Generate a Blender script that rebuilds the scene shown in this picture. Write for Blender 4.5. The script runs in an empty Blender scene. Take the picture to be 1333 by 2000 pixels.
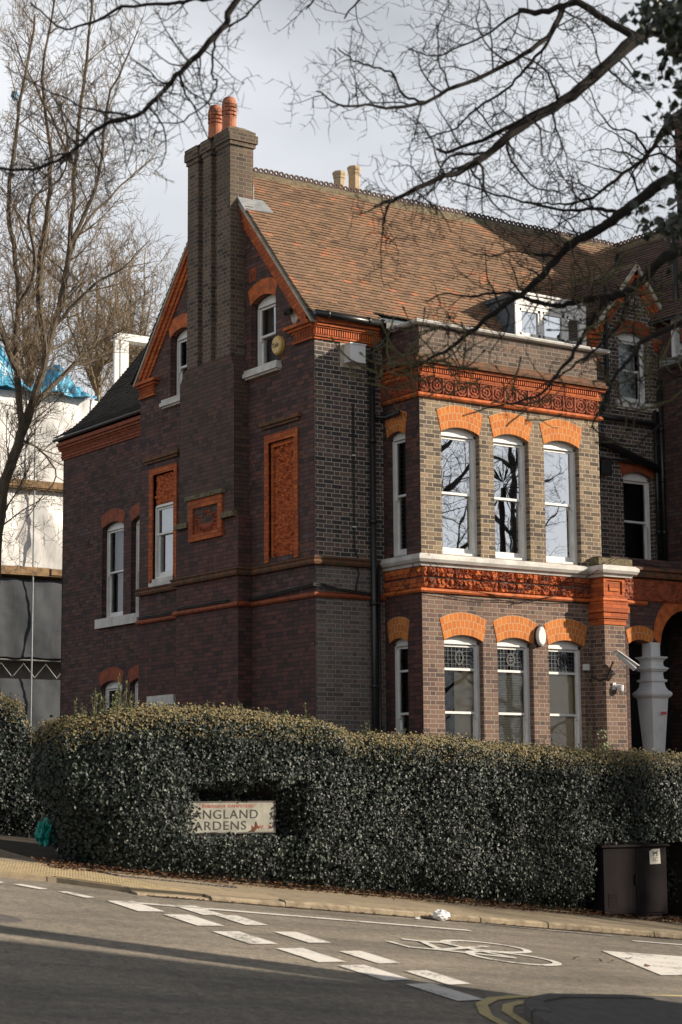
import bpy, bmesh, math, random
from mathutils import Vector, Matrix, noise
from mathutils.geometry import tessellate_polygon
random.seed(7)
R = random.random
def U(a, b): return a + (b - a) * random.random()
PI = math.pi
sc = bpy.context.scene
COL = sc.collection

# ------------------------------------------------------------------ camera
FPX, W0, H0 = 3753.2, 1333.0, 2000.0
yaw, pitch, roll = [math.radians(a) for a in (34.5676, 8.4308, 0.42443)]
CAM = Vector((-17.73, -26.49, 1.7))
Fv = Vector((math.sin(yaw)*math.cos(pitch), math.cos(yaw)*math.cos(pitch), math.sin(pitch)))
Rv0 = Vector((math.cos(yaw), -math.sin(yaw), 0)); Dv0 = Fv.cross(Rv0)
Rv = Rv0*math.cos(roll) + Dv0*math.sin(roll); Dv = -Rv0*math.sin(roll) + Dv0*math.cos(roll)
cam_d = bpy.data.cameras.new('camera'); cam = bpy.data.objects.new('camera', cam_d); COL.objects.link(cam)
m = Matrix((Rv, -Dv, -Fv)).transposed().to_4x4(); m.translation = CAM; cam.matrix_world = m
cam_d.sensor_fit = 'VERTICAL'; cam_d.sensor_height = 36.0
cam_d.lens = FPX/H0*36.0
cam_d.clip_end = 2000; cam_d.clip_start = .1
cam_d.dof.use_dof = True; cam_d.dof.focus_distance = 34.0; cam_d.dof.aperture_fstop = 3.6
sc.camera = cam
def atpx(px, py, d):                       # a point on the sight line at depth d metres
    return CAM + Fv*d + Rv*((px-W0/2)/FPX*d) + Dv*((py-H0/2)/FPX*d)

# ------------------------------------------------------------------ world and sun
SUN = Vector((1.4, -1.0, 0.68)).normalized()
elev = math.asin(SUN.z); azim = math.atan2(SUN.x, SUN.y)
w = bpy.data.worlds.new('World'); sc.world = w; w.use_nodes = True
nt = w.node_tree; nt.nodes.clear()
def N(nt, t, **kw):
    n = nt.nodes.new(t)
    for k, v in kw.items():
        if k.startswith('_'): setattr(n, k[1:], v)
        else: n.inputs[k.replace('__', ' ')].default_value = v
    return n
sky = N(nt, 'ShaderNodeTexSky', _sky_type='NISHITA', _sun_disc=False, _sun_elevation=elev, _sun_rotation=azim)
tc = N(nt, 'ShaderNodeTexCoord')
mp = N(nt, 'ShaderNodeMapping'); mp.inputs['Scale'].default_value = (1.0, 1.0, 2.6)
nz = N(nt, 'ShaderNodeTexNoise', Scale=2.2, Detail=6.0, Roughness=.5, Distortion=.4)
cr = N(nt, 'ShaderNodeValToRGB')
cr.color_ramp.elements[0].position = .34; cr.color_ramp.elements[0].color = (4.7, 4.9, 5.2, 1)
cr.color_ramp.elements[1].position = .7; cr.color_ramp.elements[1].color = (7.2, 7.35, 7.6, 1)
mx = N(nt, 'ShaderNodeMixRGB')
sx = N(nt, 'ShaderNodeSeparateXYZ'); mr_ = N(nt, 'ShaderNodeMapRange', _interpolation_type='SMOOTHSTEP'); ad = N(nt, 'ShaderNodeMath', _operation='MULTIPLY_ADD'); ad.inputs[1].default_value = -.35
mr_.inputs[1].default_value = .16; mr_.inputs[2].default_value = .46; mr_.inputs[3].default_value = 1.0; mr_.inputs[4].default_value = .26
bg = N(nt, 'ShaderNodeBackground', Strength=.1)
out = N(nt, 'ShaderNodeOutputWorld')
L = nt.links.new
L(tc.outputs['Generated'], mp.inputs[0]); L(mp.outputs[0], nz.inputs['Vector']); L(nz.outputs[0], cr.inputs[0])
L(tc.outputs['Generated'], sx.inputs[0]); L(nz.outputs[0], ad.inputs[0]); L(sx.outputs[2], ad.inputs[2]); L(ad.outputs[0], mr_.inputs[0]); dk = N(nt, 'ShaderNodeMixRGB', _blend_type='MULTIPLY'); dk.inputs[0].default_value = 1; L(mr_.outputs[0], dk.inputs[2]); mx.inputs[0].default_value = .96
L(sky.outputs[0], mx.inputs[1]); L(cr.outputs[0], dk.inputs[1]); L(dk.outputs[0], mx.inputs[2]); L(mx.outputs[0], bg.inputs[0]); L(bg.outputs[0], out.inputs[0])
sd = bpy.data.lights.new('sun', 'SUN'); sd.energy = 5.0; sd.angle = math.radians(.6); sd.color = (1, .87, .70)
so = bpy.data.objects.new('sun', sd); COL.objects.link(so)
so.rotation_euler = SUN.to_track_quat('Z', 'Y').to_euler(); so.location = (20, -20, 30)
sc.view_settings.view_transform = 'Standard'; sc.view_settings.look = 'None'; sc.view_settings.gamma = 1
sc.view_settings.exposure = .52
sc.cycles.max_bounces = 6; sc.cycles.transparent_max_bounces = 8
sc.cycles.caustics_reflective = False; sc.cycles.caustics_refractive = False

# ------------------------------------------------------------------ materials
MATS = {}
def newmat(name):
    m = bpy.data.materials.new(name); m.use_nodes = True
    nt = m.node_tree; nt.nodes.clear()
    o = nt.nodes.new('ShaderNodeOutputMaterial'); b = nt.nodes.new('ShaderNodeBsdfPrincipled')
    nt.links.new(b.outputs[0], o.inputs[0]); MATS[name] = m
    return m, nt, b, o
def c4(c): return (c[0], c[1], c[2], 1)
def ramp(nt, fac, cols, interp='LINEAR', pos=None):
    r = nt.nodes.new('ShaderNodeValToRGB'); r.color_ramp.interpolation = interp
    n = len(cols)
    while len(r.color_ramp.elements) < n: r.color_ramp.elements.new(.5)
    for i, c in enumerate(cols):
        e = r.color_ramp.elements[i]
        e.position = (pos[i] if pos else (i/n if interp == 'CONSTANT' else i/max(1, n-1))); e.color = c4(c)
    nt.links.new(fac, r.inputs[0]); return r.outputs[0]
def math_(nt, op, a, b=None, c=None):
    n = nt.nodes.new('ShaderNodeMath'); n.operation = op
    for i, v in enumerate((a, b, c)):
        if v is None: continue
        if isinstance(v, (int, float)): n.inputs[i].default_value = v
        else: nt.links.new(v, n.inputs[i])
    return n.outputs[0]
def mixc(nt, fac, a, b, mode='MIX'):
    n = nt.nodes.new('ShaderNodeMixRGB'); n.blend_type = mode
    for i, v in enumerate((fac, a, b)):
        if isinstance(v, (int, float)): n.inputs[i].default_value = v
        elif isinstance(v, tuple): n.inputs[i].default_value = c4(v)
        else: nt.links.new(v, n.inputs[i])
    return n.outputs[0]
def noise_(nt, vec, scale, detail=4, rough=.55):
    n = nt.nodes.new('ShaderNodeTexNoise'); n.inputs['Scale'].default_value = scale
    n.inputs['Detail'].default_value = detail; n.inputs['Roughness'].default_value = rough
    if vec: nt.links.new(vec, n.inputs['Vector'])
    return n.outputs[0]
def bump(nt, h, b, strength=.5, dist=.01):
    n = nt.nodes.new('ShaderNodeBump'); n.inputs['Strength'].default_value = strength; n.inputs['Distance'].default_value = dist
    nt.links.new(h, n.inputs['Height']); nt.links.new(n.outputs[0], b.inputs['Normal'])

def brick_mat(name, palette, mortar, bw=.337, bh=.0762, head=.667, mw=.0055, stain=.35, stain_col=(.03, .028, .025), shift=.5, rough=.88, bs=.5):
    m, nt, b, o = newmat(name); l = nt.links.new
    uv = nt.nodes.new('ShaderNodeUVMap').outputs[0]
    geo = nt.nodes.new('ShaderNodeNewGeometry').outputs['Position']
    nv = nt.nodes.new('ShaderNodeTexNoise'); nv.inputs['Scale'].default_value = 9; l(geo, nv.inputs['Vector'])
    wob = nt.nodes.new('ShaderNodeVectorMath'); wob.operation = 'MULTIPLY_ADD'
    l(nv.outputs['Color'], wob.inputs[0]); wob.inputs[1].default_value = (.008, .008, 0); l(uv, wob.inputs[2])
    s = nt.nodes.new('ShaderNodeSeparateXYZ'); l(wob.outputs[0], s.inputs[0])
    rv = math_(nt, 'DIVIDE', s.outputs[1], bh); row = math_(nt, 'FLOOR', rv)
    u = math_(nt, 'MULTIPLY_ADD', s.outputs[0], 1/bw, math_(nt, 'MULTIPLY', row, shift))
    cell = math_(nt, 'FLOOR', u); fr = math_(nt, 'SUBTRACT', u, cell)
    hd = math_(nt, 'GREATER_THAN', fr, head)
    d = math_(nt, 'MULTIPLY', math_(nt, 'MINIMUM', math_(nt, 'MINIMUM', fr, math_(nt, 'SUBTRACT', 1, fr)), math_(nt, 'ABSOLUTE', math_(nt, 'SUBTRACT', fr, head))), bw)
    fv = math_(nt, 'SUBTRACT', rv, row)
    dv = math_(nt, 'MULTIPLY', math_(nt, 'MINIMUM', fv, math_(nt, 'SUBTRACT', 1, fv)), bh)
    dd = math_(nt, 'MINIMUM', d, dv)
    mr = nt.nodes.new('ShaderNodeMapRange'); mr.interpolation_type = 'SMOOTHSTEP'; l(dd, mr.inputs[0])
    mr.inputs[1].default_value = mw*.55; mr.inputs[2].default_value = mw*1.5
    cv = nt.nodes.new('ShaderNodeCombineXYZ'); l(math_(nt, 'MULTIPLY_ADD', hd, .5, cell), cv.inputs[0]); l(row, cv.inputs[1])
    wn = nt.nodes.new('ShaderNodeTexWhiteNoise'); wn.noise_dimensions = '2D'; l(cv.outputs[0], wn.inputs['Vector'])
    big = noise_(nt, geo, .55, 3); rnd = math_(nt, 'MULTIPLY_ADD', math_(nt, 'SUBTRACT', big, .5), .9, wn.outputs[0])
    col = ramp(nt, rnd, palette)
    fine = noise_(nt, geo, 60, 3)
    col = mixc(nt, .55, col, ramp(nt, fine, [(.45, .45, .45), (1.25, 1.22, 1.2)]), 'MULTIPLY')
    col = mixc(nt, mr.outputs[0], mortar, col)
    st = nt.nodes.new('ShaderNodeMapRange'); l(noise_(nt, geo, .9, 6, .65), st.inputs[0])
    st.inputs[1].default_value = .48; st.inputs[2].default_value = .72; st.inputs[4].default_value = stain
    col = mixc(nt, st.outputs[0], col, stain_col)
    l(col, b.inputs['Base Color']); b.inputs['Roughness'].default_value = rough
    h = math_(nt, 'ADD', math_(nt, 'MULTIPLY', mr.outputs[0], .8), math_(nt, 'MULTIPLY', fine, .35))
    bump(nt, h, b, bs, .012)
    return m
# stock brick of the front upper storey, redder ground storey, purple flank, chimney
brick_mat('brick_front', [(.075, .06, .05), (.115, .088, .068), (.175, .135, .10), (.24, .182, .125), (.285, .215, .14), (.17, .11, .078)], (.45, .375, .27), stain=.3, mw=.0062)
brick_mat('brick_front_shaded', [(.035, .031, .034), (.06, .052, .055), (.085, .068, .066), (.13, .085, .075), (.17, .12, .09)], (.42, .38, .31), stain=.3, mw=.0062)  # darker copy of brick_front: shade on strip and recess is put into the colour
brick_mat('brick_ground', [(.085, .058, .055), (.125, .078, .068), (.17, .10, .08), (.205, .13, .10), (.175, .125, .105)], (.36, .29, .22), stain=.35)
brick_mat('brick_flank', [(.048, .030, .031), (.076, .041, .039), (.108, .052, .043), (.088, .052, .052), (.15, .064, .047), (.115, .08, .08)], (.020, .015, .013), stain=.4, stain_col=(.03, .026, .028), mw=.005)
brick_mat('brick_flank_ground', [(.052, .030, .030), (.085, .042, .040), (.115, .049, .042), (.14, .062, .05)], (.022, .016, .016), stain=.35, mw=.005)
brick_mat('brick_grey', [(.10, .09, .085), (.15, .12, .11), (.20, .15, .13), (.16, .15, .14)], (.30, .28, .25), stain=.3)
brick_mat('brick_chimney', [(.05, .038, .034), (.10, .075, .06), (.16, .12, .085), (.11, .08, .058), (.13, .078, .062)], (.24, .20, .15), stain=.6, stain_col=(.045, .046, .026))
brick_mat('brick_breast', [(.048, .032, .031), (.078, .048, .042), (.108, .062, .05), (.088, .06, .05), (.14, .068, .05)], (.026, .021, .017), stain=.3, stain_col=(.07, .065, .042))
brick_mat('brick_soot', [(.06, .046, .04), (.115, .08, .064), (.17, .115, .088), (.11, .085, .075), (.19, .115, .085)], (.27, .23, .18), stain=.4, stain_col=(.05, .045, .04))
brick_mat('rubbed_arch', [(.48, .14, .025), (.60, .19, .03), (.54, .155, .025), (.64, .22, .04)], (.52, .40, .25), bw=.08, bh=.14, head=2.0, mw=.004, stain=.12, stain_col=(.30, .07, .02), shift=.5, bs=.25)
brick_mat('terracotta_brick', [(.36, .08, .022), (.48, .11, .028), (.56, .145, .03), (.28, .06, .02)], (.07, .03, .02), bw=.23, bh=.075, head=2.0, mw=.004, stain=.45, stain_col=(.10, .03, .015), bs=.3)
def simple(name, col, rough=.6, var=.25, scale=8, spec=.5, metal=0, bumps=0, col2=None, bscale=None, vstretch=None):
    m, nt, b, o = newmat(name); l = nt.links.new
    geo = nt.nodes.new('ShaderNodeNewGeometry').outputs['Position']
    if vstretch:
        mpn = nt.nodes.new('ShaderNodeMapping'); mpn.inputs['Scale'].default_value = vstretch; l(geo, mpn.inputs[0]); geo = mpn.outputs[0]
    n = noise_(nt, geo, scale, 5, .6)
    c2 = col2 or tuple(x*(1-var) for x in col)
    c = ramp(nt, n, [c2, col], pos=[.35, .62]); l(c, b.inputs['Base Color'])
    b.inputs['Roughness'].default_value = rough; b.inputs['Metallic'].default_value = metal
    b.inputs['Specular IOR Level'].default_value = spec
    if bumps: bump(nt, noise_(nt, geo, bscale or scale*3, 4), b, bumps, .01)
    return m
brick_mat('frieze_tiles', [(.16, .04, .02), (.30, .065, .022), (.44, .10, .028), (.56, .15, .035), (.50, .13, .03), (.14, .05, .035)], (.05, .02, .015), bw=.19, bh=.18, head=2.0, mw=.004, stain=.4, stain_col=(.09, .03, .02), shift=0, bs=.3)
simple('white_paint', (.78, .78, .76), .45, .12, 5, bumps=.05)
simple('white_stone', (.66, .65, .62), .7, .3, 4, bumps=.15)
simple('stone', (.50, .45, .36), .85, .35, 6, bumps=.3)
simple('grey_paint', (.68, .70, .72), .5, .14, 4, bumps=.03)
simple('terracotta', (.56, .135, .03), .75, .5, 7, bumps=.35, bscale=30)
simple('terracotta_relief', (.62, .15, .03), .75, .6, 26, bumps=.6, bscale=60, col2=(.17, .04, .02))
simple('terracotta_dark', (.30, .065, .02), .75, .5, 9, bumps=.4, bscale=30)
simple('terracotta_mossy', (.17, .065, .03), .85, .5, 9, bumps=.4, col2=(.055, .045, .025))
simple('pot_terracotta', (.46, .17, .09), .75, .3, 9, bumps=.1)
simple('pot_buff', (.50, .38, .24), .75, .2, 9, bumps=.1)
simple('lead', (.30, .32, .34), .5, .3, 5, spec=.6, bumps=.1)
simple('lead_dark', (.13, .16, .19), .6, .35, 5, bumps=.1)
simple('black_iron', (.018, .018, .019), .32, .3, 6, bumps=.05)
simple('cable_black', (.012, .012, .012), .6, .1)
simple('moss_cement', (.20, .16, .10), .95, .6, 14, bumps=.6, col2=(.07, .065, .035))
simple('timber', (.28, .18, .09), .85, .5, 6, bumps=.4, col2=(.12, .075, .04))
simple('steel', (.35, .36, .37), .45, .2, 5, metal=.7)
simple('dark_room', (.012, .011, .011), .9, .1)
simple('door_black', (.02, .02, .022), .3, .1)
simple('curtain_grey', (.30, .31, .32), .9, .15, 4)
simple('curtain_pale', (.55, .60, .60), .9, .1, 4)
simple('blind_cream', (.82, .68, .46), .8, .15, 3)
simple('blind_slat', (.78, .70, .54), .6, .1, 5)
simple('leading', (.10, .11, .12), .5, .2)
simple('soil', (.05, .038, .026), 1, .5, 6, bumps=.8)
simple('cabinet_paint', (.012, .0085, .0105), .75, .25, 3, spec=.12, bumps=.08, vstretch=(3, 3, .4))
simple('paper', (.62, .60, .54), .7, .1)
simple('ink', (.02, .02, .02), .7, .1)
simple('ink_red', (.45, .07, .04), .7, .25, 40)
simple('sign_enamel', (.34, .335, .29), .35, .3, 9)  # white enamel greyed: shade on the plate is put into its colour
simple('rust', (.12, .045, .02), .9, .4, 30, bumps=.4)
simple('red_sticker', (.55, .03, .05), .4, .1)
simple('alarm_yellow', (.62, .42, .13), .4, .1)
simple('plastic_white', (.72, .73, .74), .35, .05)
simple('bag_white', (.80, .80, .82), .4, .1, bumps=.3)
simple('bag_teal', (.01, .30, .24), .3, .3, 12, bumps=.5)
simple('tarp_blue', (.10, .42, .62), .35, .35, 5, bumps=.6, bscale=9, col2=(.03, .18, .33))
simple('bag_blue', (.01, .22, .36), .4, .3, 12)
simple('leaf_dead', (.19, .085, .032), .85, .6, 25, col2=(.06, .03, .016))
simple('render_far', (.30, .27, .24), .9, .2, 3)
# plastic sheeting on the scaffold: thin white film
m, nt, b, o = newmat('sheeting'); l = nt.links.new
geo = nt.nodes.new('ShaderNodeNewGeometry').outputs['Position']
l(ramp(nt, noise_(nt, geo, 1.2, 5), [(.55, .545, .54), (.74, .735, .73)], pos=[.35, .6]), b.inputs['Base Color']); b.inputs['Roughness'].default_value = .5
mpn = nt.nodes.new('ShaderNodeMapping'); mpn.inputs['Scale'].default_value = (1, 1, .25); l(geo, mpn.inputs[0])
bump(nt, noise_(nt, mpn.outputs[0], 3, 3, .5), b, .35, .08)
m, nt, b, o = newmat('sheeting_shade'); l = nt.links.new  # dark copy of the white film: shade of the lower sheets painted in
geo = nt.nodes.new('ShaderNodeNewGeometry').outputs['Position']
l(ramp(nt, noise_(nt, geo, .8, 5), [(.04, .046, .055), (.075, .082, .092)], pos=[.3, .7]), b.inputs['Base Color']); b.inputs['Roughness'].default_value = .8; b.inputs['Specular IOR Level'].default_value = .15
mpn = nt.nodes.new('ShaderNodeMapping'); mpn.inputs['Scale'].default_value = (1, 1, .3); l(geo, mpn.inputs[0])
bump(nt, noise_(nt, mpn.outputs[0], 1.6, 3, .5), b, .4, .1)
# asphalt
m, nt, b, o = newmat('asphalt'); l = nt.links.new
geo = nt.nodes.new('ShaderNodeNewGeometry').outputs['Position']
a1 = ramp(nt, noise_(nt, geo, .5, 5, .6), [(.175, .160, .138), (.265, .242, .208)], pos=[.3, .7])
a2 = ramp(nt, noise_(nt, geo, 45, 3, .7), [(.5, .5, .5), (1.35, 1.33, 1.3)], pos=[.3, .7])
mpn = nt.nodes.new('ShaderNodeMapping'); mpn.inputs['Rotation'].default_value = (0, 0, .6); mpn.inputs['Scale'].default_value = (.35, 3.0, 1); l(geo, mpn.inputs[0])
a3 = ramp(nt, noise_(nt, mpn.outputs[0], .8, 4), [(.72, .72, .73), (1.1, 1.08, 1.05)], pos=[.35, .6])
a4 = ramp(nt, noise_(nt, geo, 13, 5, .75), [(.6, .6, .6), (1.42, 1.39, 1.34)], pos=[.32, .68])
vo = nt.nodes.new('ShaderNodeTexVoronoi'); vo.feature = 'DISTANCE_TO_EDGE'; vo.inputs['Scale'].default_value = .55; l(geo, vo.inputs['Vector'])
wv = nt.nodes.new('ShaderNodeVectorMath'); wv.operation = 'MULTIPLY_ADD'; nn_ = nt.nodes.new('ShaderNodeTexNoise'); nn_.inputs['Scale'].default_value = 1.6; nn_.inputs['Detail'].default_value = 6; l(geo, nn_.inputs['Vector']); l(nn_.outputs['Color'], wv.inputs[0]); wv.inputs[1].default_value = (1.1, 1.1, 0); l(geo, wv.inputs[2]); l(wv.outputs[0], vo.inputs['Vector'])
a5 = ramp(nt, vo.outputs['Distance'], [(.8, .8, .8), (1, 1, 1)], pos=[.002, .009])
c = mixc(nt, 1, mixc(nt, 1, mixc(nt, 1, mixc(nt, 1, a1, a2, 'MULTIPLY'), a3, 'MULTIPLY'), a4, 'MULTIPLY'), a5, 'MULTIPLY')
l(c, b.inputs['Base Color']); b.inputs['Roughness'].default_value = .85
bump(nt, noise_(nt, geo, 90, 3, .7), b, .6, .01)
# road paint, worn
def paint(name, col, wear=.45):
    m, nt, b, o = newmat(name); l = nt.links.new
    geo = nt.nodes.new('ShaderNodeNewGeometry').outputs['Position']
    n = math_(nt, 'ADD', math_(nt, 'MULTIPLY', noise_(nt, geo, 28, 4, .75), .6), math_(nt, 'MULTIPLY', noise_(nt, geo, 3, 3), .4))
    mr = nt.nodes.new('ShaderNodeMapRange'); l(n, mr.inputs[0]); mr.inputs[1].default_value = wear-.05; mr.inputs[2].default_value = wear+.04
    l(mixc(nt, mr.outputs[0], (.14, .13, .12), col), b.inputs['Base Color']); b.inputs['Roughness'].default_value = .7
paint('road_white', (.70, .68, .64), .435); paint('road_white_worn', (.50, .48, .45), .53); paint('road_yellow', (.52, .42, .20), .40)
# paving
m, nt, b, o = newmat('paving'); l = nt.links.new
geo = nt.nodes.new('ShaderNodeNewGeometry').outputs['Position']
bt = nt.nodes.new('ShaderNodeTexBrick'); l(geo, bt.inputs['Vector']); bt.inputs['Scale'].default_value = 1
for k, v in (('Brick Width', .9), ('Row Height', .6), ('Mortar Size', .008)): bt.inputs[k].default_value = v
bt.inputs['Color1'].default_value = (.36, .29, .20, 1); bt.inputs['Color2'].default_value = (.27, .225, .165, 1); bt.inputs['Mortar'].default_value = (.06, .05, .035, 1)
c = mixc(nt, .6, bt.outputs[0], ramp(nt, noise_(nt, geo, 12, 6, .7), [(.5, .5, .45), (1.25, 1.2, 1.1)], pos=[.3, .7]), 'MULTIPLY')
l(c, b.inputs['Base Color']); b.inputs['Roughness'].default_value = .9; bump(nt, noise_(nt, geo, 50, 4), b, .3, .008)
simple('road_patch', (.125, .115, .10), .9, .3, 30, bumps=.5, col2=(.07, .065, .06))
simple('kerbstone', (.36, .29, .20), .9, .45, 9, bumps=.5, bscale=40)
simple('tactile', (.42, .33, .19), .9, .3, 8, bumps=.3)
simple('kerb_dark', (.11, .10, .095), .9, .3, 9, bumps=.4)
# roof tile with a colour for every tile stored on the mesh
def tile_mat(name, cols, pos=None):
    m, nt, b, o = newmat(name); l = nt.links.new
    at = nt.nodes.new('ShaderNodeAttribute'); at.attribute_name = 'tile_id'
    geo = nt.nodes.new('ShaderNodeNewGeometry').outputs['Position']
    f = math_(nt, 'ADD', math_(nt, 'MULTIPLY', at.outputs['Fac'], .62), math_(nt, 'MULTIPLY', noise_(nt, geo, .8, 5, .65), .62))
    f = math_(nt, 'SUBTRACT', f, .12)
    c = ramp(nt, f, cols, pos=pos)
    c = mixc(nt, .6, c, ramp(nt, noise_(nt, geo, 35, 4, .7), [(.55, .55, .55), (1.3, 1.28, 1.25)], pos=[.3, .7]), 'MULTIPLY')
    l(c, b.inputs['Base Color']); b.inputs['Roughness'].default_value = .85; bump(nt, noise_(nt, geo, 50, 3), b, .35, .006)
tile_mat('roof_tile', [(.075, .05, .038), (.15, .095, .065), (.21, .135, .085), (.26, .16, .10), (.30, .17, .10), (.40, .16, .085), (.46, .17, .085)], [0, .2, .38, .55, .7, .86, 1])
tile_mat('roof_tile_dark', [(.018, .018, .018), (.04, .038, .036), (.065, .058, .05), (.085, .075, .06)])
tile_mat('roof_tile_brown', [(.05, .035, .03), (.09, .06, .05), (.12, .075, .06), (.15, .085, .06)])
# glass: coated panes mix a mirror of the street with a view into the room
def glass_mat(name, refl, tint=(.85, .92, .93), wave=.3):
    m = bpy.data.materials.new(name); m.use_nodes = True; nt = m.node_tree; nt.nodes.clear(); MATS[name] = m; l = nt.links.new
    o = nt.nodes.new('ShaderNodeOutputMaterial'); t = nt.nodes.new('ShaderNodeBsdfTransparent'); g = nt.nodes.new('ShaderNodeBsdfGlossy')
    t.inputs[0].default_value = c4(tint); g.inputs['Roughness'].default_value = .01; g.inputs['Color'].default_value = (.93, .96, 1, 1)
    mxs = nt.nodes.new('ShaderNodeMixShader'); fr = nt.nodes.new('ShaderNodeFresnel'); fr.inputs[0].default_value = 1.5
    l(math_(nt, 'ADD', fr.outputs[0], refl), mxs.inputs[0]); l(t.outputs[0], mxs.inputs[1]); l(g.outputs[0], mxs.inputs[2]); l(mxs.outputs[0], o.inputs[0])
    geo = nt.nodes.new('ShaderNodeNewGeometry').outputs['Position']
    bn = nt.nodes.new('ShaderNodeBump'); bn.inputs['Strength'].default_value = wave; bn.inputs['Distance'].default_value = .02
    l(noise_(nt, geo, 2.2, 1), bn.inputs['Height']); l(bn.outputs[0], g.inputs['Normal'])
glass_mat('glass_mirror', .66, wave=.035); glass_mat('glass_clear', .02, tint=(.96, .97, .96), wave=.04); glass_mat('glass_soft', .28, wave=.06)
# leaves
def leaf_mat(name, cols, rough=.4, scale=3, spec=.5):
    m, nt, b, o = newmat(name); l = nt.links.new
    geo = nt.nodes.new('ShaderNodeNewGeometry'); at = nt.nodes.new('ShaderNodeAttribute'); at.attribute_name = 'tile_id'
    f = math_(nt, 'ADD', math_(nt, 'MULTIPLY', at.outputs['Fac'], .7), math_(nt, 'MULTIPLY', noise_(nt, geo.outputs['Position'], scale, 4), .3))
    l(ramp(nt, f, cols), b.inputs['Base Color']); b.inputs['Roughness'].default_value = rough; b.inputs['Specular IOR Level'].default_value = spec
leaf_mat('hedge_leaf', [(.005, .009, .008), (.011, .019, .016), (.021, .034, .028), (.036, .056, .040), (.06, .085, .055)], .5, spec=.45)
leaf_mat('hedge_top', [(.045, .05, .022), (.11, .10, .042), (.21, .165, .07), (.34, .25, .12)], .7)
leaf_mat('evergreen_leaf', [(.008, .013, .008), (.02, .03, .018), (.03, .045, .02)], .35)
leaf_mat('shoot_leaf', [(.05, .075, .035), (.11, .14, .06), (.2, .2, .09)], .5)
simple('hedge_core', (.012, .010, .007), 1, .3)
simple('bark_dark', (.022, .017, .014), .95, .5, 20, bumps=.6, col2=(.010, .008, .007))
simple('bark_light', (.25, .185, .12), .95, .45, 3, bumps=.4, col2=(.065, .05, .036))
simple('bark_mid', (.12, .095, .07), .95, .45, 6, bumps=.5, col2=(.055, .045, .035))
simple('bark_green', (.13, .12, .05), .95, .5, 9, bumps=.4, col2=(.07, .06, .035))
simple('bark_far', (.26, .20, .125), .95, .35, 4)

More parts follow.
